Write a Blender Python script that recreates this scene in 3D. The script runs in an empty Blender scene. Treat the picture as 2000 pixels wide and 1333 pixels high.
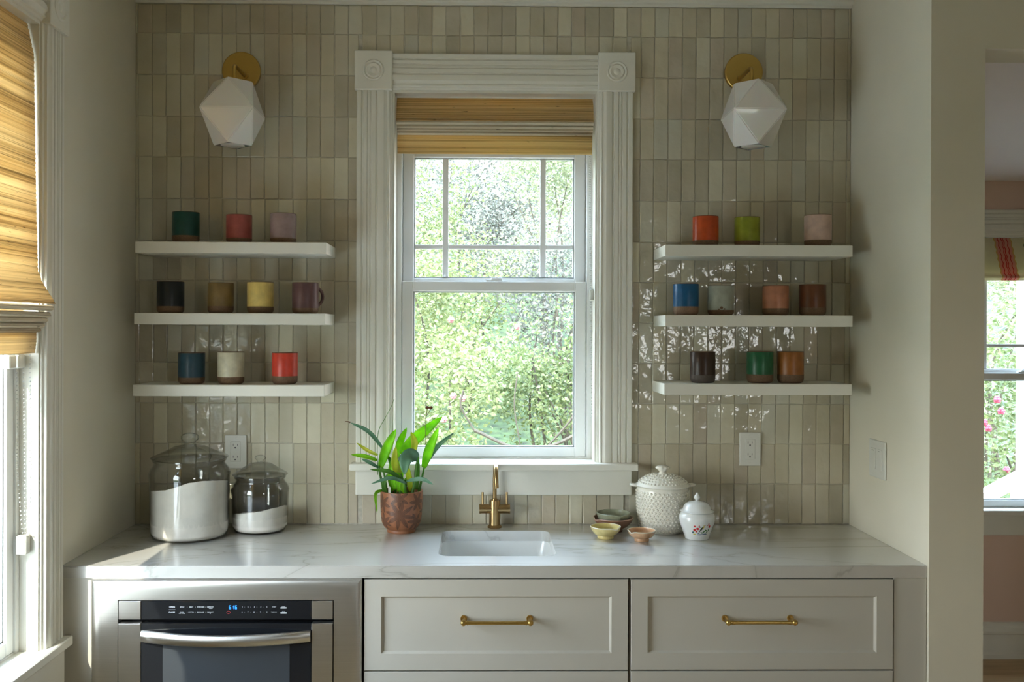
import bpy, bmesh, math, random
from mathutils import Vector, Matrix
random.seed(11)
C = bpy.context.scene.collection
S = bpy.context.scene
PI = math.pi
# ------------------------------------------------------------------ camera
cd = bpy.data.cameras.new('camera'); cam = bpy.data.objects.new('camera', cd); C.objects.link(cam)
yaw, pitch, roll = 0.0151, 0.0021, -0.0033
fw = Vector((math.sin(yaw)*math.cos(pitch), math.cos(yaw)*math.cos(pitch), -math.sin(pitch)))
r0 = Vector((math.cos(yaw), -math.sin(yaw), 0)); d0 = fw.cross(r0)
rt = math.cos(roll)*r0 + math.sin(roll)*d0; dn = -math.sin(roll)*r0 + math.cos(roll)*d0
m = Matrix.Identity(4)
for i in range(3):
    m[i][0] = rt[i]; m[i][1] = -dn[i]; m[i][2] = -fw[i]
m.translation = Vector((-0.0613, -3.2326, 1.5819))
cam.matrix_world = m
cd.sensor_width = 36; cd.lens = 36*1850/2000
cd.shift_x = (1000-964.8)/2000; cd.shift_y = (646.7-666.5)/2000
cd.clip_start = 0.05; cd.clip_end = 200
S.camera = cam
# ------------------------------------------------------------------ exposure
S.view_settings.view_transform = 'Standard'; S.view_settings.look = 'None'
S.view_settings.gamma = 1; S.view_settings.use_curve_mapping = False
S.view_settings.exposure = 1.27
# ------------------------------------------------------------------ world
W = bpy.data.worlds.new('sky'); S.world = W; W.use_nodes = True
wn, wl = W.node_tree.nodes, W.node_tree.links
wn.clear()
wo = wn.new('ShaderNodeOutputWorld'); wb = wn.new('ShaderNodeBackground'); wl.new(wb.outputs[0], wo.inputs[0])
tc = wn.new('ShaderNodeTexCoord'); sp = wn.new('ShaderNodeSeparateXYZ'); cr = wn.new('ShaderNodeValToRGB')
wl.new(tc.outputs['Generated'], sp.inputs[0]); wl.new(sp.outputs['Z'], cr.inputs[0]); wl.new(cr.outputs[0], wb.inputs[0])
cr.color_ramp.elements[0].position = 0.0; cr.color_ramp.elements[0].color = (0.92, 0.93, 0.92, 1)
cr.color_ramp.elements[1].position = 0.75; cr.color_ramp.elements[1].color = (0.68, 0.90, 1.24, 1)
wb.inputs['Strength'].default_value = 7.0
# ------------------------------------------------------------------ sun
sd = bpy.data.lights.new('sun', 'SUN'); sun = bpy.data.objects.new('sun', sd); C.objects.link(sun)
sd.energy = 4.6; sd.angle = math.radians(0.6); sd.color = (1.0, 0.93, 0.80)
sun.rotation_euler = Vector((0.41, 0.91, -0.85)).to_track_quat('-Z', 'Y').to_euler()
def portal(loc, rot, sx, sy):
    l = bpy.data.lights.new('window_portal', 'AREA'); l.shape = 'RECTANGLE'; l.size = sx; l.size_y = sy
    l.cycles.is_portal = True
    o = bpy.data.objects.new('window_portal', l); C.objects.link(o); o.location = loc; o.rotation_euler = rot
portal((-0.01, 0.2, 1.75), (-PI/2, 0, 0), 0.72, 1.3)
portal((-1.43, -1.23, 1.55), (0, -PI/2, 0), 1.7, 1.06)
portal((2.1, -5.72, 1.51), (PI/2, 0, 0), .64, .62)
portal((2.6, 1.51, 1.37), (-PI/2, 0, 0), 0.72, 1.35)

# ------------------------------------------------------------------ mesh helpers
def tag(o, label=None, cat=None, group=None, kind=None):
    if label: o['label'] = label
    if cat: o['category'] = cat
    if group: o['group'] = group
    if kind: o['kind'] = kind
    return o
def empty(name, loc=(0, 0, 0), rz=0, **k):
    o = bpy.data.objects.new(name, None); C.objects.link(o); o.location = loc; o.rotation_euler = (0, 0, rz)
    o.empty_display_size = 0.05
    return tag(o, **k)
def finish(name, bm, mat, parent=None, smooth=None, loc=None):
    me = bpy.data.meshes.new(name)
    bmesh.ops.recalc_face_normals(bm, faces=bm.faces)
    bm.to_mesh(me); bm.free()
    return obj(name, me, mat, parent, smooth, loc)
def obj(name, me, mat, parent=None, smooth=None, loc=None):
    for mm in (mat if isinstance(mat, (list, tuple)) else [mat]): me.materials.append(mm)
    if smooth is not None and len(me.polygons):
        me.polygons.foreach_set('use_smooth', [True]*len(me.polygons))
        if smooth < 3.1: me.set_sharp_from_angle(angle=smooth)
    o = bpy.data.objects.new(name, me); C.objects.link(o)
    if parent: o.parent = parent
    if loc: o.location = loc
    return o
def NB(): return bmesh.new()
def box(bm, x0, x1, y0, y1, z0, z1, bev=0.0, seg=1):
    g = bmesh.ops.create_cube(bm, size=1)
    vs = g['verts']
    for v in vs:
        v.co = Vector((x0+(v.co.x+.5)*(x1-x0), y0+(v.co.y+.5)*(y1-y0), z0+(v.co.z+.5)*(z1-z0)))
    if bev > 0:
        es = list({e for v in vs for e in v.link_edges})
        bmesh.ops.bevel(bm, geom=es, offset=bev, segments=seg, affect='EDGES', profile=0.5)
def bx(name, mat, x0, x1, y0, y1, z0, z1, bev=0.0, parent=None, seg=1):
    bm = NB(); box(bm, x0, x1, y0, y1, z0, z1, bev, seg)
    return finish(name, bm, mat, parent)
def lathe(bm, prof, n=40, c=(0, 0, 0), mod=None):
    """prof list of (r,z); r=0 at an end closes the surface"""
    rings = []
    for k, (r, z) in enumerate(prof):
        if r < 1e-6:
            rings.append([bm.verts.new((c[0], c[1], c[2]+z))])
        else:
            ring = []
            for i in range(n):
                a = 2*PI*i/n; rr = r*(mod(a, z, k) if mod else 1)
                ring.append(bm.verts.new((c[0]+rr*math.cos(a), c[1]+rr*math.sin(a), c[2]+z)))
            rings.append(ring)
    for a, b in zip(rings, rings[1:]):
        if len(a) == 1 and len(b) == 1: continue
        for i in range(n):
            j = (i+1) % n
            if len(a) == 1: bm.faces.new((a[0], b[j], b[i]))
            elif len(b) == 1: bm.faces.new((a[i], a[j], b[0]))
            else: bm.faces.new((a[i], a[j], b[j], b[i]))
def cat_rom(pts, n):
    P = [Vector(p) for p in pts]
    if len(P) == 2: return [P[0].lerp(P[1], i/n) for i in range(n+1)]
    P = [P[0]*2-P[1]] + P + [P[-1]*2-P[-2]]
    out = []
    for k in range(1, len(P)-2):
        for i in range(n):
            t = i/n; a, b, c, d = P[k-1:k+3]
            out.append(0.5*((2*b)+(-a+c)*t+(2*a-5*b+4*c-d)*t*t+(-a+3*b-3*c+d)*t**3))
    out.append(P[-2]); return out
def tube(bm, pts, r, n=10, caps=True):
    pts = [Vector(p) for p in pts]
    rs = r if isinstance(r, (list, tuple)) else [r]*len(pts)
    t = (pts[1]-pts[0]).normalized()
    up = Vector((0, 0, 1)) if abs(t.z) < .9 else Vector((1, 0, 0))
    nrm = t.cross(up).normalized(); rings = []
    for k, p in enumerate(pts):
        t = (pts[min(k+1, len(pts)-1)]-pts[max(k-1, 0)]).normalized()
        nrm = (nrm-t*nrm.dot(t)).normalized(); b = t.cross(nrm)
        rings.append([bm.verts.new(p+(nrm*math.cos(2*PI*i/n)+b*math.sin(2*PI*i/n))*rs[k]) for i in range(n)])
    for a, b in zip(rings, rings[1:]):
        for i in range(n): bm.faces.new((a[i], a[(i+1) % n], b[(i+1) % n], b[i]))
    if caps:
        bm.faces.new(rings[0][::-1]); bm.faces.new(rings[-1])
def prism(bm, prof, p0, p1, ua, va):
    """closed profile (u,v) swept from p0 to p1, ua and va the world axes of u and v"""
    p0, p1, ua, va = map(Vector, (p0, p1, ua, va))
    A = [bm.verts.new(p0+ua*u+va*v) for u, v in prof]; B = [bm.verts.new(p1+ua*u+va*v) for u, v in prof]
    n = len(prof)
    for i in range(n): bm.faces.new((A[i], A[(i+1) % n], B[(i+1) % n], B[i]))
    bm.faces.new(A[::-1]); bm.faces.new(B)
def rrect(cx, cy, w, h, r, n=6):
    out = []
    for sx, sy, a0 in ((1, 1, 0), (-1, 1, PI/2), (-1, -1, PI), (1, -1, 1.5*PI)):
        for i in range(n+1):
            a = a0+PI/2*i/n
            out.append((cx+sx*(w/2-r)+r*math.cos(a), cy+sy*(h/2-r)+r*math.sin(a)))
    return out
def copy_tree(o, parent=None):
    c = o.copy(); C.objects.link(c); c.parent = parent
    for ch in list(o.children): copy_tree(ch, c)
    return c

# ------------------------------------------------------------------ material helpers
class Mt:
    def __init__(s, name):
        s.m = bpy.data.materials.new(name); s.m.use_nodes = True
        s.n = s.m.node_tree.nodes; s.l = s.m.node_tree.links
        s.b = s.n['Principled BSDF']; s.o = s.n['Material Output']
    def N(s, t, **k):
        x = s.n.new('ShaderNode'+t)
        for a, v in k.items(): setattr(x, a, v)
        return x
    def L(s, a, b): s.l.new(a, b)
    def obj_co(s, scale=(1, 1, 1), world=False):
        mp = s.N('Mapping'); mp.inputs['Scale'].default_value = scale
        if world:
            g = s.N('NewGeometry'); s.L(g.outputs['Position'], mp.inputs[0])
        else:
            t = s.N('TexCoord'); s.L(t.outputs['Object'], mp.inputs[0])
        return mp.outputs[0]
    def noise(s, co, scale, detail=3, rough=.5):
        x = s.N('TexNoise'); x.inputs['Scale'].default_value = scale; x.inputs['Detail'].default_value = detail
        x.inputs['Roughness'].default_value = rough
        s.L(co, x.inputs['Vector']); return x.outputs[0]
    def ramp(s, f, *st):
        r = s.N('ValToRGB'); e = r.color_ramp.elements
        while len(e) < len(st): e.new(.5)
        for q, (p, c) in zip(e, st): q.position = p; q.color = (*c, 1)
        s.L(f, r.inputs[0]); return r.outputs[0]
    def math(s, op, a, b=None, c=None):
        x = s.N('Math', operation=op)
        for i, v in enumerate((a, b, c)):
            if v is None: continue
            if isinstance(v, (int, float)): x.inputs[i].default_value = v
            else: s.L(v, x.inputs[i])
        return x.outputs[0]
    def mix(s, f, a, b, mode='MIX'):
        x = s.N('Mix', data_type='RGBA', blend_type=mode)
        for i, v in ((0, f), (6, a), (7, b)):
            if isinstance(v, (int, float)): x.inputs[i].default_value = v
            elif isinstance(v, tuple): x.inputs[i].default_value = (*v, 1)
            else: s.L(v, x.inputs[i])
        return x.outputs[2]
    def bump(s, h, strength=.3, dist=.002, prev=None):
        x = s.N('Bump'); x.inputs['Strength'].default_value = strength; x.inputs['Distance'].default_value = dist
        s.L(h, x.inputs['Height'])
        if prev: s.L(prev, x.inputs['Normal'])
        return x.outputs[0]
    def set(s, **k):
        for a, v in k.items():
            i = s.b.inputs[a.replace('_', ' ')]
            if isinstance(v, (int, float)): i.default_value = v
            elif isinstance(v, tuple): i.default_value = (*v, 1)
            else: s.L(v, i)
        return s
def simple(name, col, rough=.5, metal=0, var=.06, scale=30, bump=.0, bscale=60, **k):
    q = Mt(name); co = q.obj_co(world=True)
    n = q.noise(co, scale)
    c2 = tuple(max(0, x*(1-2*var)) for x in col); c3 = tuple(min(1, x*(1+var)) for x in col)
    q.set(Base_Color=q.ramp(n, (.3, c2), (.7, c3)), Roughness=rough, Metallic=metal, **k)
    if bump: q.set(Normal=q.bump(q.noise(co, bscale), bump, .001))
    return q.m

paint = simple('wall_paint', (.735, .69, .56), .75, var=.02, scale=3, bump=.15, bscale=220)
trim_w = simple('trim_paint', (.78, .76, .67), .38, var=.015, scale=8, bump=.05, bscale=90)
sash_w = simple('sash_vinyl', (.88, .89, .87), .3, var=.01, scale=8)
cab_w = simple('cabinet_paint', (.53, .505, .44), .42, var=.015, scale=6, bump=.05, bscale=160)
shelf_w = simple('shelf_paint', (.76, .74, .65), .4, var=.015, scale=8)
ceil_w = simple('ceiling_paint', (.84, .82, .76), .8, var=.01, scale=4)
pink_w = simple('pink_paint', (.74, .54, .44), .75, var=.02, scale=3)
mauve_w = simple('sloped_ceiling_paint', (.86, .79, .75), .75, var=.01, scale=4)
grout = simple('grout', (.52, .49, .40), .9, var=.1, scale=60, bump=.4, bscale=400)
plate_w = simple('outlet_plastic', (.70, .69, .62), .3, var=.0)
dark = simple('black_plastic', (.012, .012, .013), .3, var=.0)
steel_q = Mt('brushed_steel'); co = steel_q.obj_co((2, 2, 400))
sn = steel_q.noise(co, 3, 2)
steel_q.set(Base_Color=steel_q.ramp(sn, (.3, (.57, .56, .54)), (.7, (.62, .61, .59))), Metallic=1, Roughness=.33,
            Normal=steel_q.bump(sn, .015, .0003), Anisotropic=.5)
steel = steel_q.m
brass_q = Mt('brushed_brass'); co = brass_q.obj_co((60, 60, 400)); bn = brass_q.noise(co, 2, 2)
brass_q.set(Base_Color=brass_q.ramp(bn, (.3, (.50, .33, .10)), (.7, (.62, .43, .15))), Metallic=1, Roughness=.28)
brass = brass_q.m
brass2 = simple('satin_brass_disc', (.52, .35, .10), .4, metal=1, var=.03, scale=15)
bronze = simple('champagne_bronze', (.40, .27, .125), .3, metal=1, var=.05, scale=40)
blackglass = simple('black_glass', (.010, .011, .013), .06, var=0)
blackglass2 = simple('tinted_door_window', (.045, .05, .055), .10, var=0)
opal = Mt('opal_glass').set(Base_Color=(.80, .77, .73), Roughness=.08, Coat_Weight=.6, Coat_Roughness=.03, Subsurface_Weight=.15,
                            Subsurface_Scale=.02).m
# zellige
z = Mt('zellige_glaze')
at_ = z.N('Attribute', attribute_name='tint'); 
co = z.obj_co(world=True)
nA = z.noise(co, 24, .4, .5); nB = z.noise(co, 9, 2); nC = z.noise(co, 120, 4, .6)
base = z.mix(.38, at_.outputs['Color'], z.ramp(nB, (.3, (.57, .53, .42)), (.7, (.74, .70, .59))))
base = z.mix(z.ramp(nC, (.66, (0, 0, 0)), (.8, (.35, .35, .35))), base, (.30, .26, .17))
g = z.N('NewGeometry')
nz1 = z.bump(nA, .62, .0055)
nz2 = z.bump(z.noise(co, 85, .8), .60, .0010, nz1)
z.set(Base_Color=base, Roughness=.075, Normal=nz2, Specular_IOR_Level=.36)
zell = z.m
# marble counter
q = Mt('veined_quartz'); co = q.obj_co((.7, 2.2, 1), world=True)
wv = q.N('TexNoise'); wv.inputs['Scale'].default_value = 1.6; wv.inputs['Detail'].default_value = 7; wv.inputs['Distortion'].default_value = 1.6
q.L(co, wv.inputs['Vector'])
vein = q.math('ABSOLUTE', q.math('SUBTRACT', wv.outputs[0], .5))
vc = q.ramp(vein, (.0, (.40, .38, .34)), (.008, (.505, .49, .45)), (.05, (.545, .53, .49)))
q.set(Base_Color=vc, Roughness=.22, Specular_IOR_Level=.8, Coat_Weight=.6, Coat_Roughness=.16)
marble = q.m
def glassy(name, tint, rough=.0, ior=1.45, dens=0.04, edge=0.0):
    """thin clear pane: mostly straight transmission plus a Fresnel reflection"""
    k = Mt(name); k.n.remove(k.b)
    tr = k.N('BsdfTransparent')
    gl = k.N('BsdfGlossy'); gl.inputs['Roughness'].default_value = rough
    fr = k.N('LayerWeight'); fr.inputs['Blend'].default_value = .5          # facing: 0 head-on, 1 grazing, same on both sides
    f0 = ((ior-1)/(ior+1))**2
    f = k.math('ADD', k.math('MULTIPLY', k.math('POWER', fr.outputs['Facing'], 5.0), 1-f0), f0+dens)
    k.L(k.ramp(fr.outputs['Facing'], (.45, tint), (.97, tuple(t_*(1-edge) for t_ in tint))), tr.inputs[0])
    mx = k.N('MixShader'); k.L(f, mx.inputs[0]); k.L(tr.outputs[0], mx.inputs[1]); k.L(gl.outputs[0], mx.inputs[2])
    k.L(mx.outputs[0], k.o.inputs[0]); return k.m
pane_g = glassy('window_glass', (.97, .99, .98), .0, 1.3, 0.0)
jar_g = glassy('jar_glass', (.985, .99, .985), .012, 1.5, .015, .25)
lid_g = glassy('lid_glass', (.975, .985, .98), .012, 1.5, .03, .45)
knob_g = glassy('knob_glass', (.96, .975, .97), .02, 1.5, .06, .5)
def bamboo_mat(name, cols, transl):
    k = Mt(name); co = k.obj_co((1, 1, 1), world=True)
    mp = k.N('Mapping'); mp.inputs['Scale'].default_value = (.35, .35, 150); k.L(co, mp.inputs[0])
    n1 = k.noise(mp.outputs[0], 1.0, 4, .7)
    mp2 = k.N('Mapping'); mp2.inputs['Scale'].default_value = (.25, .25, 26); k.L(co, mp2.inputs[0])
    n2 = k.noise(mp2.outputs[0], 1.0, 2)
    mp3 = k.N('Mapping'); mp3.inputs['Scale'].default_value = (25, 25, 130); k.L(co, mp3.inputs[0])
    n3 = k.noise(mp3.outputs[0], 1.0, 2)
    c = k.ramp(n1, (.36, cols[0]), (.5, cols[1]), (.66, cols[2]))
    c = k.mix(k.ramp(n2, (.45, (0, 0, 0)), (.62, (.6, .6, .6))), c, cols[3])
    mp4 = k.N('Mapping'); mp4.inputs['Scale'].default_value = (.9, .9, 420); k.L(co, mp4.inputs[0])
    n4 = k.noise(mp4.outputs[0], 1.0, 3, .6)                      # thin dark gaps between single reeds
    c = k.mix(k.ramp(n4, (.34, (.75, .75, .75)), (.46, (0, 0, 0))), c, tuple(v*.42 for v in cols[0]))
    c = k.mix(k.ramp(n3, (.70, (0, 0, 0)), (.78, (.8, .8, .8))), c, (.10, .05, .02))
    k.set(Base_Color=c, Roughness=.55, Normal=k.bump(n1, .5, .002))
    tl = k.N('BsdfTranslucent'); k.L(c, tl.inputs[0])
    mx = k.N('MixShader'); mx.inputs[0].default_value = transl
    k.L(k.b.outputs[0], mx.inputs[1]); k.L(tl.outputs[0], mx.inputs[2]); k.L(mx.outputs[0], k.o.inputs[0])
    return k.m
bam = bamboo_mat('woven_reed', ((.38, .26, .12), (.68, .50, .25), (.84, .68, .41), (.86, .71, .45)), .44)
bam_sink = bamboo_mat('woven_reed_backlit', ((.50, .35, .15), (.84, .63, .32), (.95, .79, .46), (.95, .80, .50)), .66)  # lighter, more translucent copy of the reed; backlight glow put into its colour
bam_pale = bamboo_mat('woven_reed_fold', ((.44, .34, .20), (.66, .55, .37), (.80, .71, .52), (.82, .75, .57)), .2)
# ------------------------------------------------------------------ the shell
XL, XR, YS, YD = -1.23, 1.21, -0.578, -0.44     # side walls of the alcove, plane of the partition
CZ = 2.75
def struct(o): o['kind'] = 'structure'; return o
# openings: x0 x1 z0 z1
O1 = (-0.372, 0.352, 1.105, 2.405)
bm = NB()
box(bm, -1.40, O1[0], .0018, .17, -.1, 2.9); box(bm, O1[1], XR+.154, .0018, .17, -.1, 2.9)
box(bm, O1[0], O1[1], .0018, .17, -.1, O1[2]); box(bm, O1[0], O1[1], .0018, .17, O1[3], 2.9)
wall_back = struct(finish('wall_back', bm, [grout]))
bm = NB()
oy0, oy1, oz0, oz1 = -1.745, -0.703+.02, 0.70, 2.41
box(bm, -1.40, XL, -5.7, oy0, -.1, 2.9); box(bm, -1.40, XL, oy1, .006, -.1, 2.9)
box(bm, -1.40, XL, oy0, oy1, -.1, oz0); box(bm, -1.40, XL, oy0, oy1, oz1, 2.9)
struct(finish('wall_left', bm, paint))
bm = NB()
box(bm, XR, 1.364, YS, .006, -.1, CZ)
box(bm, 1.364, 2.45, YS, YD, 2.378, CZ); box(bm, 2.45, 4.4, YS, YD, -.1, CZ)
struct(finish('wall_right', bm, paint))
bm = NB(); box(bm, 3.5, 3.65, -5.7, YS, -.1, 2.9); struct(finish('wall_far_side', bm, paint))
bm = NB(); rw = (1.78, 2.42, 1.2, 1.82)
box(bm, -1.4, rw[0], -5.85, -5.7, -.1, 2.9); box(bm, rw[1], 3.65, -5.85, -5.7, -.1, 2.9)
box(bm, rw[0], rw[1], -5.85, -5.7, -.1, rw[2]); box(bm, rw[0], rw[1], -5.85, -5.7, rw[3], 2.9)
struct(finish('wall_rear', bm, paint))
# floor boards: worn golden wood
q = Mt('oak_boards'); co = q.obj_co((1, 1, 1), world=True)
mp = q.N('Mapping'); mp.inputs['Scale'].default_value = (1.2, 14, 1); q.L(co, mp.inputs[0])
q.set(Base_Color=q.ramp(q.noise(mp.outputs[0], 2, 6), (.3, (.42, .27, .12)), (.7, (.60, .42, .21))), Roughness=.35)
struct(bx('floor', q.m, -1.4, 4.4, -5.85, 1.31, -.1, 0))
struct(bx('ceiling', ceil_w, -1.4, 3.65, -5.85, .17, CZ, 2.9))
# adjacent room
NY = 1.31
O3 = (2.24, 2.96, .70, 2.05)
bm = NB()
box(bm, 1.2, O3[0], NY, NY+.15, -.1, 2.9); box(bm, O3[1], 4.55, NY, NY+.15, -.1, 2.9)
box(bm, O3[0], O3[1], NY, NY+.15, -.1, O3[2]); box(bm, O3[0], O3[1], NY, NY+.15, O3[3], 2.9)
struct(finish('wall_side_room', bm, pink_w))
bm = NB(); box(bm, 1.22, 1.364, .17, NY, -.1, 2.9); box(bm, 4.4, 4.55, YS, NY, -.1, 2.9)
struct(finish('wall_side_room_ends', bm, pink_w))
bm = NB()
prism(bm, [(YD-.14, 2.70), (NY, 2.305), (NY, 2.9), (YD-.14, 2.9)], (1.364, 0, 0), (4.4, 0, 0), (0, 1, 0), (0, 0, 1))
struct(finish('ceiling_side_room', bm, mauve_w))
bprof = [(0, 0), (.028, 0), (.028, .022), (.022, .030), (.020, .034), (.020, .115), (.026, .122), (.026, .132), (.018, .145), (.016, .158), (.008, .168), (0, .1725)]
bm = NB(); prism(bm, bprof, (1.364, NY, 0), (4.4, NY, 0), (0, -1, 0), (0, 0, 1))
struct(finish('baseboard_side_room', bm, trim_w))
# crown moulding of the alcove
cprof = [(0, 2.684), (.012, 2.684), (.014, 2.692), (.022, 2.695), (.026, 2.708), (.045, 2.728), (.062, 2.738), (.066, 2.75), (0, 2.75)]
bm = NB(); prism(bm, cprof, (XL, 0.006, 0), (XR, 0.006, 0), (0, -1, 0), (0, 0, 1))
struct(finish('trim_1', bm, trim_w))
# ------------------------------------------------------------------ tiles
RZ = [2.683, 2.5826, 2.4424, 2.3012, 2.1633, 2.021, 1.880, 1.7429, 1.6038, 1.4648, 1.3274, 1.1901, 1.0527, .9155]
palette = [(.76, .725, .605), (.72, .68, .56), (.67, .63, .52), (.79, .765, .66), (.64, .60, .495), (.74, .73, .65), (.70, .64, .54), (.80, .775, .67), (.72, .68, .58)]
def tile_bm(bm, x0, x1, z0, z1, col, layer):
    j = lambda s=.0009: random.uniform(-s, s)
    g = .0008; y = -.001+random.uniform(-.0012, .0008); b = .0022
    tx, tz = random.uniform(-.012, .012), random.uniform(-.009, .009)
    cs = [(x0+g+j(), z0+g+j()), (x1-g+j(), z0+g+j()), (x1-g+j(), z1-g+j()), (x0+g+j(), z1-g+j())]
    cx, cz = (x0+x1)/2, (z0+z1)/2
    back = [bm.verts.new((x, .008, zz)) for x, zz in cs]
    mid = [bm.verts.new((x, y+.0011+(x-cx)*tx+(zz-cz)*tz*.5, zz)) for x, zz in cs]
    fr = []
    for x, zz in cs:
        ix = x+math.copysign(b, cx-x); iz = zz+math.copysign(b, cz-zz)
        fr.append(bm.verts.new((ix, y+(ix-cx)*tx+(iz-cz)*tz*.5+j(.0003), iz)))
    fs = [bm.faces.new(fr[::-1])]
    for i in range(4):
        k = (i+1) % 4
        fs.append(bm.faces.new((back[i], back[k], mid[k], mid[i]))); fs.append(bm.faces.new((mid[i], mid[k], fr[k], fr[i])))
    for f in fs:
        for l in f.loops: l[layer] = (*col, 1)
HX0, HX1, HZ0, HZ1 = -.476, .452, 1.022, 2.506
tiles = []
for r in range(13):
    z1, z0 = RZ[r], RZ[r+1]; f = r/12
    xl = -1.2241+.0121*f; xr = 1.2003-.0133*f
    xs = [XL] if xl-XL > .004 else []
    drift = 0
    for k in range(52):
        t = k/51; xs.append(xl+(xr-xl)*t + (random.uniform(-.0008, .0008) if 0 < k < 51 else 0))
    xs.append(XR)
    for a, b_ in zip(xs, xs[1:]):
        if b_-a < .005: continue
        A, B, Z0, Z1 = a, b_, z0, z1
        inx = b_ > HX0+.001 and a < HX1-.001; inz = z1 > HZ0 and z0 < HZ1
        if inx and inz:
            if a < HX0: B = HX0
            elif b_ > HX1: A = HX1
            elif z0 < HZ0: Z1 = HZ0
            elif z1 > HZ1: Z0 = HZ1
            else: continue
            if B-A < .004 or Z1-Z0 < .004: continue
        zj = random.uniform(-.0008, .0008)
        col = random.choice(palette); v = random.uniform(.92, 1.06); col = tuple(min(.86, c*v) for c in col)
        # how much of it shows
        area = (B-A)*(Z1-Z0); cx, cz = (A+B)/2, (Z0+Z1)/2
        hid = 0
        for sx0, sx1 in ((-1.16, -.55), (.53, 1.14)):
            if sx0 < cx < sx1:
                for sz in (1.84, 1.61, 1.38):
                    if Z0 < sz+.05 and Z1 > sz-.03: hid = .5
        for lx, lz in ((-.85, 2.27), (.82, 2.27)):
            if abs(cx-lx) < .12 and abs(cz-lz) < .15: hid = .9
        if cz < 1.2 and (-1.1 < cx < -.68 or .46 < cx < .68 or -.4 < cx < -.2): hid = .7
        tiles.append((area*(1-hid), A, B, Z0+zj, Z1+zj, col))
tiles.sort(key=lambda t: -t[0])
for t in tiles[:300]:
    bm = NB(); ly = bm.loops.layers.color.new('tint'); tile_bm(bm, *t[1:], ly)
    me = bpy.data.meshes.new('tile'); bm.to_mesh(me); bm.free(); obj('tile', me, zell, wall_back)
bm = NB(); ly = bm.loops.layers.color.new('tint')
for t in tiles[300:]: tile_bm(bm, *t[1:], ly)
me = bpy.data.meshes.new('remaining_tiles'); bm.to_mesh(me); bm.free()
obj('remaining_tiles', me, zell, wall_back)['kind'] = 'stuff'
# ------------------------------------------------------------------ windows
CP = [(0, 0), (0, .017), (.003, .020), (.015, .020), (.017, .016), (.020, .016), (.023, .0205), (.034, .0205), (.036, .017), (.039, .017), (.040, .020), (.044, .020), (.0455, .017),
      (.048, .017), (.050, .0205), (.063, .0205), (.065, .0165), (.068, .0165), (.071, .021), (.080, .0235), (.090, .0235), (.097, .018), (.101, .0165), (.103, .019), (.108, .018), (.111, .012), (.115, .011), (.118, .009), (.1185, .006), (.1185, 0)]
def casing(parent, name, p0, p1, ua, va, w):
    s = w/.1185; bm = NB(); prism(bm, [(u*s, v) for u, v in CP], p0, p1, ua, va)
    return finish(name, bm, trim_w, parent, .5)
def rosette(parent, x0, x1, z0, z1):
    b = bx('rosette_block', trim_w, x0, x1, -.027, .004, z0, z1, .002, parent)
    bm = NB(); cx, cz = (x0+x1)/2, (z0+z1)/2
    pr = [(.036, 0), (.0355, .003), (.032, .005), (.029, .003), (.027, .001), (.025, .003), (.022, .0045), (.019, .003), (.012, .001), (.009, .003), (.005, .005), (0, .0055)]
    lathe(bm, pr, 32)
    for v in bm.verts: v.co = Vector((cx+v.co.x, -.0265-v.co.z, cz+v.co.y))
    finish('bullseye', bm, trim_w, b, .8)
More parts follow.
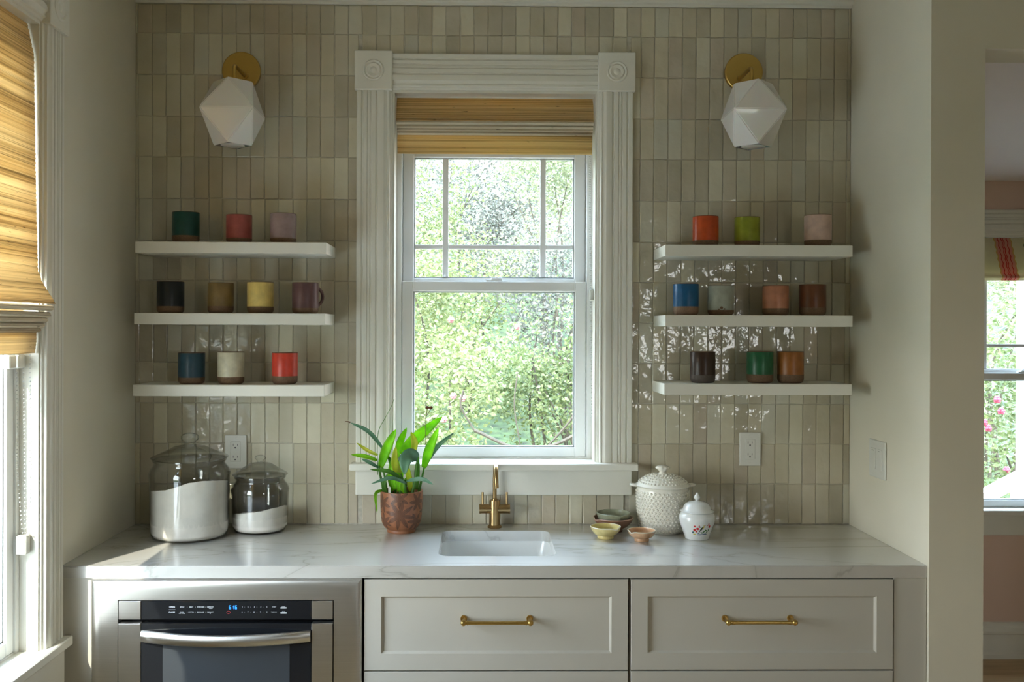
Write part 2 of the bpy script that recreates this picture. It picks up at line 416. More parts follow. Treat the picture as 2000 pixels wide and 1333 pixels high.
def double_hung(root, jl, jr, zs, w, g, head, cas_w, muntin=True, stool=(.055, .023, .045, .049), ros=True):
    """local frame: x across, +y outwards, z up; g = glass heights (lower0, lower1, upper0, upper1, cross)"""
    st = .041; fr = .018; g0, g1, g2, g3, gm = g
    for nm, a, b in (('side_jamb', jl-.02, jl), ('side_jamb', jr, jr+.02)): bx(nm, trim_w, a, b, 0, .165, zs, head+.02, 0, root)
    bx('head_jamb', trim_w, jl, jr, 0, .165, head, head+.02, 0, root)
    fb = NB(); box(fb, jl, jl+fr, w-.005, .165, zs, head); box(fb, jr-fr, jr, w-.005, .165, zs, head); box(fb, jl+fr, jr-fr, w+.03, .165, g3+.04, head)
    box(fb, jl+fr, jr-fr, w, .175, zs-.03, zs+.004)
    finish('window_frame', fb, sash_w, root)
    L, R = jl+fr, jr-fr
    def sash(nm, y0, z0, z1, zb, zt):
        bm = NB(); bv = .003
        box(bm, L+.001, L+st, y0, y0+.034, z0, z1, bv); box(bm, R-st, R-.001, y0, y0+.034, z0, z1, bv)
        box(bm, L+st-.002, R-st+.002, y0+.001, y0+.033, z0, zb, bv); box(bm, L+st-.002, R-st+.002, y0+.001, y0+.033, zt, z1, bv)
        s = finish(nm, bm, sash_w, root)
        bead = NB(); 
        for a, b, c, d in ((L+st, L+st+.004, zb, zt), (R-st-.004, R-st, zb, zt), (L+st, R-st, zb, zb+.004), (L+st, R-st, zt-.004, zt)):
            box(bead, a, b, y0+.008, y0+.026, c, d)
        finish('glazing_bead', bead, simple_grey, s)
        return s
    lo = sash('lower_sash', w, zs+.004, g1+.036, g0, g1)
    up = sash('upper_sash', w+.036, g2-.026, g3+.04, g2, g3)
    def pane(p, y, a, b, c, d): bx('pane', pane_g, a, b, y, y+.004, c, d, 0, p)
    pane(lo, w+.015, L+st, R-st, g0, g1)
    if muntin:
        y = w+.036; mu = .1; mw = .021
        m1, m2 = L+st+mu, R-st-mu-mw
        for a, b, c, d in ((m1, m1+mw, g2, g3), (m2, m2+mw, g2, g3), (L+st, m1, gm-.008, gm+.008), (m1+mw, m2, gm-.008, gm+.008), (m2+mw, R-st, gm-.008, gm+.008)):
            bx('muntin', sash_w, a, b, y+.008, y+.026, c, d, .002, up)
        cols = [(L+st, m1), (m1+mw, m2), (m2+mw, R-st)]
        for a, b in cols:
            pane(up, y+.015, a, b, g2, gm-.008); pane(up, y+.015, a, b, gm+.008, g3)
    else: pane(up, w+.051, L+st, R-st, g2, g3)
    # lock
    bm = NB(); c = (L+R)/2; z0 = g1+.0362
    box(bm, c-.03, c+.03, w+.006, w+.028, z0, z0+.006, .002); box(bm, c-.012, c+.028, w+.01, w+.022, z0+.006, z0+.014, .003)
    finish('sash_lock', bm, sash_w, root)
    # casing
    cl, crr = jl-.006, jr+.006
    casing(root, 'side_casing', (cl-cas_w, 0.004, zs), (cl-cas_w, 0.004, head+.005), (1, 0, 0), (0, -1, 0), cas_w)
    casing(root, 'side_casing', (crr+cas_w, 0.004, zs), (crr+cas_w, 0.004, head+.005), (-1, 0, 0), (0, -1, 0), cas_w)
    casing(root, 'head_casing', (cl, 0.004, head+.005+cas_w+.004), (crr, 0.004, head+.005+cas_w+.004), (0, 0, -1), (0, -1, 0), cas_w)
    if ros:
        rosette(root, cl-cas_w-.006, cl, head+.004, head+.004+cas_w+.011); rosette(root, crr, crr+cas_w+.006, head+.004, head+.004+cas_w+.011)
    pj, th, horn, aw = stool
    bm = NB(); box(bm, cl-cas_w-.016, crr+cas_w+.016, -pj, .005, zs-th, zs, .003); box(bm, jl-.001, jr+.001, .004, w+.01, zs-th, zs)
    finish('stool', bm, trim_w, root)
    bx('apron', trim_w, cl-cas_w, crr+cas_w, -.020, .004, zs-th-aw, zs-th, .003, root)
simple_grey = simple('glazing_seal', (.42, .46, .47), .5, var=0)
w1 = struct(empty('window_1'))
double_hung(w1, -.3535, .3320, 1.1274, .09, (1.166, 1.713, 1.7617, 2.1886, 1.873), 2.386, .121, stool=(.055, .023, .016, .088))
w2 = struct(empty('window_2', (XL, 0, 0), PI/2))
double_hung(w2, -1.745, -.705, .722, .055, (.765, 1.60, 1.64, 2.30, 1.80), 2.386, .112, muntin=False, stool=(.036, .026, .016, .10))
w3 = struct(empty('window_3', (0, NY, 0)))
double_hung(w3, 2.251, 2.94, .72, .03, (.757, 1.3395, 1.391, 1.90, 1.508), 2.035, .121, stool=(.05, .026, .016, .10), ros=False)

# ------------------------------------------------------------------ woven roman shades
def ribbed(bm, x0, x1, poly, th=.003, step=.0042, amp=.0007):
    P = [Vector((0, a, b)) for a, b in poly]; pts = []
    for a, b in zip(P, P[1:]):
        n = max(1, int((b-a).length/step))
        for i in range(n): pts.append(a.lerp(b, i/n))
    pts.append(P[-1]); F, B = [], []
    for i, p in enumerate(pts):
        t = (pts[min(i+1, len(pts)-1)]-pts[max(0, i-1)]).normalized(); n = Vector((0, t.z, -t.y))
        if n.y > 0: n = -n
        F.append(p+n*(th/2+amp*(1 if i % 2 else -1)*random.uniform(.4, 1.2))); B.append(p-n*th/2)
    loop = F+B[::-1]
    K = 3; rows = []
    for k in range(K+1):
        x = x0+(x1-x0)*k/K; rows.append([bm.verts.new((x, v.y, v.z)) for v in loop])
    n = len(loop)
    for a, b in zip(rows, rows[1:]):
        for i in range(n): bm.faces.new((a[i], a[(i+1) % n], b[(i+1) % n], b[i]))
    h = len(F)
    for row, fl in ((rows[0], 0), (rows[-1], 1)):
        for i in range(h-1): bm.faces.new((row[i], row[i+1], row[n-2-i], row[n-1-i]))
def chain(parent, pts, nm='bead_chain', step=.007, r=.0023):
    bm = NB(); P = cat_rom(pts, 30); acc = 0; last = P[0]; 
    for p in P[1:]:
        d = (p-last).length; acc += d; last = p
        if acc >= step:
            acc = 0; bmesh.ops.create_icosphere(bm, subdivisions=1, radius=r, matrix=Matrix.Translation(p))
    o = finish(nm, bm, chain_m, parent, 3.2); o['kind'] = 'stuff'; return o
chain_m = simple('white_plastic_beads', (.62, .62, .60), .35, var=0)
s1 = empty('woven_shade', (0, 0, 0), label='short folded bamboo roman shade across the top of the sink window', cat='window shade')
bm = NB(); ribbed(bm, -.349, .3275, [(.050, 2.380), (.028, 2.350), (.014, 2.300), (.004, 2.292)]); finish('upper_panel', bm, bam_sink, s1)
for k, (ya, zt) in enumerate(((.000, 2.290), (.004, 2.2775), (.008, 2.267), (.013, 2.257))):
    bm = NB(); ribbed(bm, -.3475+k*.0008, .326-k*.0008, [(ya+.035, zt-.003), (ya+.004, zt), (ya, zt-.005), (ya+.006, zt-.0095), (ya+.035, zt-.008)], th=.002); finish('fold', bm, bam_pale, s1)
bm = NB(); ribbed(bm, -.346, .3245, [(.050, 2.285), (.026, 2.248), (.027, 2.22), (.032, 2.184)]); finish('lower_panel', bm, bam_sink, s1)
chain(s1, [(.3185, .055, 2.19), (.319, .05, 1.95), (.322, .045, 1.72), (.325, .04, 1.45), (.3265, .035, 1.28)])
chain(s1, [(.3215, .062, 2.19), (.3225, .056, 1.95), (.3245, .05, 1.72), (.3275, .045, 1.45), (.3275, .036, 1.28)])
bx('chain_holder', plate_w, .3185, .331, .025, .045, 1.68, 1.72, .002, s1)
s2 = empty('woven_shade', (XL, 0, 0), PI/2, label='tall bamboo roman shade glowing gold over the left window', cat='window shade')
a, b = -1.738, -.711
bm = NB(); ribbed(bm, a, b, [(.03, 2.385), (.012, 2.3), (.006, 1.95), (.0, 1.73), (-.012, 1.70), (-.040, 1.655), (-.046, 1.644)], step=.006, amp=.0009); finish('upper_panel', bm, bam, s2)
for k, (ya, zt) in enumerate(((-.044, 1.640), (-.036, 1.622), (-.028, 1.608), (-.020, 1.594), (-.010, 1.582))):
    bm = NB(); ribbed(bm, a, b, [(ya+.05, zt-.004), (ya+.006, zt), (ya, zt-.008), (ya+.008, zt-.013), (ya+.05, zt-.012)], th=.002); finish('fold', bm, bam_pale, s2)
bm = NB(); ribbed(bm, a, b, [(.045, 1.640), (.030, 1.60), (.004, 1.575), (.004, 1.545), (.008, 1.514)]); finish('lower_panel', bm, bam, s2)
for yy, dx in ((-.727, .022), (-.724, .006), (-.722, -.010)):
    chain(s2, [(yy, .025+dx, 1.52), (yy+.003, .024+dx, 1.35), (yy+.002, .022+dx, 1.2), (yy, .022+dx*.35, 1.03)])
bx('chain_holder', plate_w, -.7345, -.7085, .018, .045, .985, 1.035, .002, s2)
bm = NB(); box(bm, -.80, -.765, .028, .05, 1.475, 1.51, .003); box(bm, -.752, -.715, .028, .05, 1.475, 1.51, .003); finish('lift_bracket', bm, plate_w, s2)
# striped fabric shade of the side room
q = Mt('striped_fabric'); g = q.N('NewGeometry'); sx = q.N('SeparateXYZ'); q.L(g.outputs['Position'], sx.inputs[0])
xx = q.math('ADD', sx.outputs[0], q.math('MULTIPLY', sx.outputs[2], .18))      # stripes lean a little
xx = q.math('ADD', xx, q.math('MULTIPLY', q.math('SINE', q.math('MULTIPLY', sx.outputs[2], 190)), .0022))
ph = q.math('MODULO', q.math('SUBTRACT', xx, 2.778), .34)
def band(p0, p1): return q.math('MULTIPLY', q.math('GREATER_THAN', ph, p0), q.math('LESS_THAN', ph, p1))
c = q.mix(band(.018, .100), (.72, .66, .46), (.66, .30, .22))
c = q.mix(band(.016, .022), c, (.60, .40, .12)); c = q.mix(band(.096, .102), c, (.60, .40, .12))
for p in (.034, .052, .060, .078): c = q.mix(band(p, p+.0045), c, (.50, .035, .025))
vor = q.noise(q.obj_co(world=True), 16, 2); c = q.mix(q.math('MULTIPLY', q.ramp(vor, (.66, (0, 0, 0)), (.69, (1, 1, 1))), q.math('GREATER_THAN', ph, .115)), c, (.22, .25, .16))
q.set(Base_Color=c, Roughness=.85)
tl = q.N('BsdfTranslucent'); q.L(c, tl.inputs[0]); mx = q.N('MixShader'); mx.inputs[0].default_value = .35
q.L(q.b.outputs[0], mx.inputs[1]); q.L(tl.outputs[0], mx.inputs[2]); q.L(mx.outputs[0], q.o.inputs[0])
s3 = empty('fabric_shade', (0, NY, 0), label='cream fabric roman shade with red wavy stripes, seen through the doorway', cat='window shade')
bm = NB(); ribbed(bm, 2.254, 2.937, [(.018, 2.032), (.012, 1.95), (.006, 1.86), (.0, 1.845)], step=.02, amp=.0); finish('upper_panel', bm, q.m, s3)
bm = NB(); ribbed(bm, 2.254, 2.937, [(.025, 1.85), (.002, 1.846), (.0, 1.838), (.012, 1.826), (.02, 1.83)], step=.01, amp=.0); finish('fold', bm, q.m, s3)

# ------------------------------------------------------------------ counter and sink
CT, CB, CF = .914, .880, -.567
SK = rrect(-.0065, -.2765, .350, .352, .035)
bm = NB()
outer = [(XL+.001, -.0012), (XR-.001, -.0012), (XR-.001, CF), (XL+.001, CF)]
ov = [bm.verts.new((x, y, CT)) for x, y in outer]; iv = [bm.verts.new((x, y, CT)) for x, y in SK]
es = [bm.edges.new((v[i], v[(i+1) % len(v)])) for v in (ov, iv) for i in range(len(v))]
bmesh.ops.triangle_fill(bm, edges=es, use_beauty=True)
top = list(bm.faces)
r = bmesh.ops.extrude_face_region(bm, geom=top)
for v in r['geom']:
    if isinstance(v, bmesh.types.BMVert): v.co.z = CB
bm.edges.ensure_lookup_table()
fe = [e for e in bm.edges if all(abs(v.co.y-CF) < 1e-5 and abs(v.co.z-CT) < 1e-5 for v in e.verts)]
bmesh.ops.bevel(bm, geom=fe, offset=.0025, segments=2, affect='EDGES')
ctop = finish('countertop', bm, marble, None)
tag(ctop, 'pale veined stone countertop running wall to wall under the tiled wall', 'countertop')
q = Mt('sink_porcelain').set(Base_Color=(.84, .84, .81), Roughness=.12)
bm = NB(); rows = []
for sh, zz, rr in ((.010, CB-.0006, .04), (.002, CB-.0006, .04), (.0, CB-.01, .04), (-.012, .80, .045), (-.03, .765, .05), (-.08, .752, .07)):
    rows.append([bm.verts.new((x, y, zz)) for x, y in rrect(-.0065, -.2765, .354+2*sh, .356+2*sh, rr)])
for a_, b_ in zip(rows, rows[1:]):
    n = len(a_)
    for i in range(n): bm.faces.new((a_[i], a_[(i+1) % n], b_[(i+1) % n], b_[i]))
bm.faces.new(rows[-1])
sink = empty('sink', (0, 0, 0), label='small white rectangular undermount bar sink sunk in the countertop', cat='sink')
o = finish('basin', bm, q.m, sink, .6)
md = o.modifiers.new('t', 'SOLIDIFY'); md.thickness = .008; md.offset = -1
bm = NB(); lathe(bm, [(.0, .7545), (.032, .7545), (.036, .7535), (.036, .752)], 24, (-.0065, -.2765, 0)); finish('drain', bm, bronze, sink, .5)
# ------------------------------------------------------------------ faucet
fx, fy, fz = -.009, -.047, CT
fa = empty('faucet', (fx, fy, fz), label='brushed brass bridge faucet with two lever handles behind the sink', cat='faucet')
bm = NB(); lathe(bm, [(0, 0), (.024, 0), (.025, .002), (.023, .006), (.019, .009), (.0185, .020), (.0180, .045), (.0185, .088), (.0175, .092), (0, .092)], 28); finish('body', bm, bronze, fa, .6)
bm = NB(); tube(bm, [(-.0505, 0, .062), (.0505, 0, .062)], .0155, 24)
for s in (-1, 1): tube(bm, [(s*.046, 0, .062), (s*.0515, 0, .062)], .0162, 24)
finish('cross_arm', bm, bronze, fa, .6)
for s in (-1, 1):
    bm = NB(); tube(bm, [(s*.0405, 0, .070), (s*.0405, 0, .118)], .0038, 12); finish('lever', bm, bronze, fa, .6)
bm = NB(); pts = [Vector((0, 0, .088)), Vector((0, 0, .165))]
for i in range(1, 19):
    a_ = PI*i/18; pts.append(Vector((.002*i/18*2, -.055*(1-math.cos(a_)), .165+.055*math.sin(a_))))
pts.append(Vector((.005, -.111, .150)))
tube(bm, pts, .0066, 16); lathe(bm, [(.0066, .088), (.0095, .090), (.0095, .096), (.0066, .098)], 20); finish('spout', bm, bronze, fa, .6)

# ------------------------------------------------------------------ cabinets
FY = -.57
def shaker(parent, nm, x0, x1, z0, z1, rec=True):
    bm = NB(); fw_ = .047
    if rec:
        a0, a1, b0, b1 = x0+fw_, x1-fw_, z0+fw_, z1-fw_
        O = [(x0, z0), (x1, z0), (x1, z1), (x0, z1)]; I = [(a0, b0), (a1, b0), (a1, b1), (a0, b1)]
        s = .006; P = [(a0+s, b0+s), (a1-s, b0+s), (a1-s, b1-s), (a0+s, b1-s)]
        def ring(L, y): return [bm.verts.new((x, y, zz)) for x, zz in L]
        Bk = ring(O, FY+.019); e = .0012
        O1_ = ring(O, FY+e); O2 = ring([(x+math.copysign(e, (x0+x1)/2-x), zz+math.copysign(e, (z0+z1)/2-zz)) for x, zz in O], FY)
        I1 = ring(I, FY); I2 = ring(P, FY+.008)
        for A, B in ((Bk, O1_), (O1_, O2), (O2, I1), (I1, I2)):
            for i in range(4): bm.faces.new((A[i], A[(i+1) % 4], B[(i+1) % 4], B[i]))
        bm.faces.new(I2); bm.faces.new(Bk[::-1])
    else: box(bm, x0, x1, FY, FY+.019, z0, z1, .0012)
    return finish(nm, bm, cab_w, parent)
def pull(parent, cx, cz, w=.192):
    h = NB(); y = FY-.0335
    tube(h, [(cx-w/2+.004, y, cz), (cx+w/2-.004, y, cz)], .0048, 14)
    for s in (-1, 1):
        X = cx+s*(w/2-.003)
        bmesh.ops.create_uvsphere(h, u_segments=14, v_segments=10, radius=.0085, matrix=Matrix.Translation((X, y, cz)))
        for k, rr in ((.011, .0066), (.016, .0058)):
            tube(h, [(X-s*k-.0015, y, cz), (X-s*k+.0015, y, cz)], rr, 14)
        tube(h, [(X, y, cz), (X, y+.012, cz), (X, FY+.0085, cz)], [.006, .0048, .0055], 12)
        tube(h, [(X, FY+.004, cz), (X, FY+.0082, cz)], .0095, 16)
    return finish('handle', h, brass, parent, .7)
def cabinet(label, x0, x1, hx):
    t = empty('drawer_cabinet', ((x0+x1)/2, -.3, 0), label=label, cat='cabinet', group='drawer cabinets under the countertop')
    t.location = (0, 0, 0)
    bm = NB(); ya, yb, za = FY+.0195, -.004, CB-.0005
    box(bm, x0-.003, x0+.013, ya, yb, .10, za); box(bm, x1-.013, x1+.003, ya, yb, .10, za); box(bm, x0+.013, x1-.013, yb-.01, yb, .10, za)
    box(bm, x0+.013, x1-.013, ya, yb-.01, .10, .116); box(bm, x0+.013, x1-.013, ya, ya+.018, .855, za)
    for zz in (.6185, .359): box(bm, x0+.013, x1-.013, ya, ya+.018, zz-.012, zz+.012); box(bm, x0, x1, FY+.08, -.01, 0, .10)
    finish('carcass', bm, cab_w, t)
    for z0, z1 in ((.6205, .876), (.361, .6165), (.105, .357)):
        d = shaker(t, 'drawer_front', x0, x1, z0, z1)
        pull(d, hx, (z0+z1)/2+.016)
cabinet('white recessed-panel drawer cabinet with brass pulls, directly below the sink', -.3825, .3600, -.0105)
cabinet('white recessed-panel drawer cabinet with brass pulls, nearest the doorway wall', .3680, 1.1120, .7285)
tag(bx('cabinet_filler', cab_w, 1.1155, XR-.001, FY+.004, -.01, .0, CB-.001, .001), 'narrow white filler panel between the drawers and the right wall', 'cabinet panel')
tag(bx('cabinet_filler', cab_w, XL+.001, -1.147, FY+.010, -.01, .0, CB-.001, .001), 'narrow white filler panel between the left wall and the steel microwave', 'cabinet panel')
# ------------------------------------------------------------------ microwave drawer
mw = empty('microwave_drawer', (0, 0, 0), label='stainless steel built-in microwave drawer with black glass front under the counter', cat='microwave')
MY = -.582; mx0, mx1 = -1.1425, -.3895; ix0, ix1, iz1, iz0 = -1.066, -.466, .8225, .40; mz0 = .33; mz1 = .8795
bm = NB()
def fr_box(bm, a, b, c, d, y0, y1): box(bm, a, b, y0, y1, c, d)
bx('cavity_body', dark, mx0+.012, mx1-.012, FY+.03, -.06, mz0+.01, mz1-.012, 0, mw)
O = [(mx0, mz0), (mx1, mz0), (mx1, mz1), (mx0, mz1)]; I = [(ix0, iz0), (ix1, iz0), (ix1, iz1), (ix0, iz1)]
def ring(L, y, ins=0):
    out = []
    for x, zz in L:
        out.append(bm.verts.new((x+math.copysign(ins, (mx0+mx1)/2-x), y, zz+math.copysign(ins, (mz0+mz1)/2-zz))))
    return out
rs = [ring(O, FY+.025), ring(O, MY+.010, 0), ring(O, MY+.004, .004), ring(O, MY+.0008, .014), ring(O, MY, .028), ring(I, MY), ring(I, MY+.03)]
for A, B in zip(rs, rs[1:]):
    for i in range(4): bm.faces.new((A[i], A[(i+1) % 4], B[(i+1) % 4], B[i]))
finish('trim_frame', bm, steel, mw, .35)
pz0, pz1 = .7690, .8200
cp = bx('control_panel', blackglass, -1.0005, -.5290, MY-.001, MY+.02, pz0, pz1, .001, mw)
for a_, b_ in ((-1.0635, -1.0020), (-.5275, -.4690)): bx('panel_end', steel, a_, b_, MY-.002, MY+.02, pz0, pz1, .001, mw)
dz0, dz1 = iz0+.004, .7580
dr = bx('drawer_door', blackglass, -1.0005, -.5290, MY-.003, MY+.02, dz0, dz1, .001, mw)
bx('door_window', blackglass2, -.940, -.588, MY-.0036, MY-.0022, dz0+.06, .706, 0, dr)
for a_, b_ in ((-1.0635, -1.0020), (-.5275, -.4690)): bx('door_stile', steel, a_, b_, MY-.004, MY+.02, dz0, dz1, .001, mw)
bm = NB(); rows = []; NH = 28
for i in range(NH+1):
    t = i/NH; x = -.9995+t*(.4695); s = 1-(2*t-1)**2
    y = MY-.006-.034*s; zc = .7235-.0035*s
    rows.append([bm.verts.new((x, yy, zz)) for yy, zz in ((y, zc+.0155), (y-.004, zc+.011), (y-.005, zc), (y-.004, zc-.013), (y, zc-.0165), (y+.007, zc-.0165), (y+.007, zc+.0155))])
for A, B in zip(rows, rows[1:]):
    for i in range(7): bm.faces.new((A[i], A[(i+1) % 7], B[(i+1) % 7], B[i]))
bm.faces.new(rows[0][::-1]); bm.faces.new(rows[-1]); finish('handle', bm, steel, mw, .9)
ink = Mt('panel_print').set(Base_Color=(.62, .64, .64), Roughness=.5).m
def emis(name, col, s):
    k = Mt(name).set(Base_Color=(0, 0, 0), Emission_Color=col, Emission_Strength=s); return k.m
blue_e = emis('clock_segments', (.02, .22, 1), 1.6)
red_p = Mt('red_print').set(Base_Color=(.35, .03, .03), Roughness=.5).m
def text(s, x, zz, size, mat, parent, y, nm='lettering', sx=1.0):
    cu = bpy.data.curves.new('t', 'FONT'); cu.body = s; cu.size = size; cu.align_x = 'CENTER'; cu.align_y = 'CENTER'; cu.extrude = .0001; cu.offset = size*.012
    to = bpy.data.objects.new('t', cu); C.objects.link(to); bpy.context.view_layer.update()
    me = bpy.data.meshes.new_from_object(to.evaluated_get(bpy.context.evaluated_depsgraph_get()))
    bpy.data.objects.remove(to)
    me.transform(Matrix.Translation((x, y, zz)) @ Matrix.Rotation(PI/2, 4, 'X') @ Matrix.Scale(sx, 4, (1, 0, 0)))
    return obj(nm, me, mat, parent)
TY = MY-.0012; u = .001436
def PX(p): return -1.0655+(p-231)*u*.991
za, zb_ = .8035, .7895
text('OPEN', PX(336.5), za, .0062, ink, cp, TY); text('CLOSE', PX(336), zb_, .0058, ink, cp, TY)
bm = NB(); box(bm, PX(330), PX(343), TY-.0002, TY, (za+zb_)/2-.0003, (za+zb_)/2+.0003)
box(bm, PX(548), PX(560), TY-.0002, TY, za-.0040, za-.0006); box(bm, PX(548), PX(560), TY-.0002, TY, zb_-.0045, zb_-.0010)
for p in (366, 382, 402): box(bm, PX(p)-.0003, PX(p)+.0003, TY-.0002, TY, za-.001, za+.001); box(bm, PX(p)-.0003, PX(p)+.0003, TY-.0002, TY, zb_-.001, zb_+.001)
for p in (478, 490, 502, 514): box(bm, PX(p)-.0004, PX(p)+.0004, TY-.0002, TY, za-.0005, za+.0005); box(bm, PX(p)-.0004, PX(p)+.0004, TY-.0002, TY, zb_-.0005, zb_+.0005)
finish('button_marks', bm, ink, cp)['kind'] = 'stuff'
for s, p, zz, sz in (('SETUP', 356, za, .0042), ('MELT', 374, za, .0042), ('POPCORN', 392.5, za, .0042), ('DEFROST', 411, za, .0042), ('WEIGHT', 412, za-.0035, .0028),
                     ('OVEN', 355.5, zb_, .0042), ('KEEP WARM', 355.5, zb_-.0036, .0030), ('SOFTEN', 373.5, zb_, .0042), ('BEVERAGE', 392, zb_, .0042), ('DEFROST', 411, zb_, .0042), ('LB', 411, zb_-.0036, .0030),
                     ('1', 473.5, za, .005), ('2', 484.5, za, .005), ('3', 497, za, .005), ('4', 509.5, za, .005), ('5', 521.5, za, .005), ('START', 535.5, za, .0038),
                     ('6', 473, zb_, .005), ('7', 484.5, zb_, .005), ('8', 496.5, zb_, .005), ('9', 509, zb_, .005), ('0', 521.5, zb_, .005), ('TIMER/CLK', 535, zb_, .0034),
                     ('START', 554, za+.0012, .0034), ('STOP', 554, zb_+.0010, .0034)):
    text(s, PX(p), zz, sz, ink, cp, TY)
# clock digits as seven segment strokes: 6:16
bm = NB()
def seg(x, zz, on, w=.0052, h=.0100, t=.0012):
    S_ = {'a': (x, x+w, zz+h-t, zz+h), 'g': (x, x+w, zz+h/2-t/2, zz+h/2+t/2), 'd': (x, x+w, zz, zz+t), 'f': (x, x+t, zz+h/2, zz+h), 'b': (x+w-t, x+w, zz+h/2, zz+h), 'e': (x, x+t, zz, zz+h/2), 'c': (x+w-t, x+w, zz, zz+h/2)}
    for c_ in on: a0, a1, b0, b1 = S_[c_]; box(bm, a0, a1, TY-.0003, TY, b0, b1)
seg(PX(447.5), za-.0055, 'afgedc'); seg(PX(453.6), za-.0055, 'bc'); seg(PX(459.2), za-.0055, 'afgedc')
box(bm, PX(455.0), PX(455.8), TY-.0003, TY, za-.003, za-.002); box(bm, PX(455.0), PX(455.8), TY-.0003, TY, za+.001, za+.002)
finish('clock_display', bm, blue_e, cp)
bm = NB(); lathe(bm, [(.0035, 0), (.0042, 0), (.0042, .0002), (.0035, .0002), (.0035, 0)], 24)
for v in bm.verts: v.co = Vector((PX(446.5)+v.co.x*1.25, TY-v.co.z, zb_-.0008+v.co.y))
finish('round_symbol', bm, red_p, cp)

# ------------------------------------------------------------------ floating shelves
SH = {}
for nm, x0, x1, zt, lab in (('L1', -1.158, -.5525, 1.8565, 'white floating shelf left of the window, topmost of three'), ('L2', -1.161, -.555, 1.6292, 'white floating shelf left of the window, middle of three'),
                            ('L3', -1.164, -.5565, 1.4001, 'white floating shelf left of the window, lowest, above the flour jars'), ('R1', .533, 1.138, 1.8546, 'white floating shelf right of the window, topmost of three'),
                            ('R2', .534, 1.139, 1.6286, 'white floating shelf right of the window, middle of three'), ('R3', .5315, 1.137, 1.4075, 'white floating shelf right of the window, lowest, above the outlet')):
    tag(bx('floating_shelf', shelf_w, x0, x1, -.202, -.001, zt-.0365, zt, .0012), lab, 'shelf', 'white floating shelves'); SH[nm] = zt
# ------------------------------------------------------------------ mugs
clay_m = simple('speckled_clay', (.17, .10, .055), .75, var=.15, scale=300)
def glaze(name, col, rough=.35):
    k = Mt(name); co = k.obj_co(world=True)
    n = k.noise(co, 45, 3); c2 = tuple(c_*.82 for c_ in col)
    k.set(Base_Color=k.ramp(n, (.35, c2), (.65, col)), Roughness=rough, Specular_IOR_Level=.4); return k.m
def mug(x, zt, r, h, col, label, band=.022, hang=.0, clay=None, stain=False):
    t = empty('mug', (x, -.13, zt+.0004), label=label, cat='mug', group='glazed mugs on the shelves')
    g_ = glaze('glaze_'+col[0], col[1], col[2] if len(col) > 2 else .35)
    bm = NB()
    lathe(bm, [(r, band), (r, h*.5), (r, h-.003), (r-.0012, h-.0004), (r-.0028, h-.0004), (r-.004, h-.003), (r-.004, .014), (r-.012, .008), (0, .007)], 40)
    finish('glazed_body', bm, g_, t, .7)
    bm = NB(); lathe(bm, [(0, .0), (r-.010, 0), (r-.006, .0012), (r-.002, .006), (r-.0004, .012), (r-.0003, band+.0002)], 40)
    finish('bare_clay_foot', bm, clay or clay_m, t, .7)
    bm = NB(); tube(bm, [(r*1.0-.0005, 0, h-.0006), (0, 0, 0)][:1]+[(r-.0016, 0, h-.0002)], .0001, 4) if False else None
    bm.free() if bm else None
    rim = NB(); lathe(rim, [(r-.0002, h-.0016), (r-.001, h+.0001), (r-.003, h+.0001), (r-.0038, h-.0016)], 40)
    finish('rim_line', rim, clay_m, t, .7)
    hb = NB(); a_ = PI/2-hang; dx, dy = math.cos(a_), math.sin(a_); pts = []
    for i in range(15):
        q_ = -PI/2+PI*i/14; pts.append((dx*(r-.003+.031*math.cos(q_)), dy*(r-.003+.031*math.cos(q_)), h*.56+.030*math.sin(q_)))
    tube(hb, pts, .0052, 10); finish('handle', hb, g_, t, .9)
    if stain:
        sb = NB()
        for cx_, cz_, w_, h_ in ((-.008, .024, .010, .009), (.001, .020, .007, .005), (-.016, .019, .006, .004)):
            vs = []
            for i in range(10):
                a2 = 2*PI*i/10; xx_ = cx_+w_*math.cos(a2)*.5; vs.append(sb.verts.new((xx_, -math.sqrt((r+.0004)**2-xx_**2), cz_+h_*math.sin(a2)*.5)))
            sb.faces.new(vs)
        finish('brown_stain', sb, clay_m, t)
    return t
G = {'dg': ('dark_green', (.007, .062, .050)), 'rs': ('rose', (.36, .085, .07)), 'mv': ('mauve', (.33, .235, .225)), 'bk': ('black', (.012, .017, .020)), 'ob': ('ochre', (.21, .135, .045)), 'ye': ('yellow', (.74, .55, .17)),
     'pl': ('plum', (.13, .065, .062)), 'nv': ('slate_blue', (.020, .055, .080)), 'cr': ('cream', (.62, .58, .42)), 'rd': ('red', (.60, .055, .03)), 'or': ('orange', (.53, .072, .012)), 'lm': ('lime', (.26, .29, .02)),
     'pk': ('pale_pink', (.60, .42, .34)), 'bl': ('blue', (.010, .10, .24)), 'gy': ('pale_grey', (.38, .40, .33)), 'pe': ('peach', (.48, .20, .11)), 'br': ('brown', (.13, .042, .015)), 'db': ('dark_brown', (.040, .020, .012)),
     'gr': ('forest_green', (.014, .115, .044)), 'ca': ('caramel', (.32, .115, .025))}
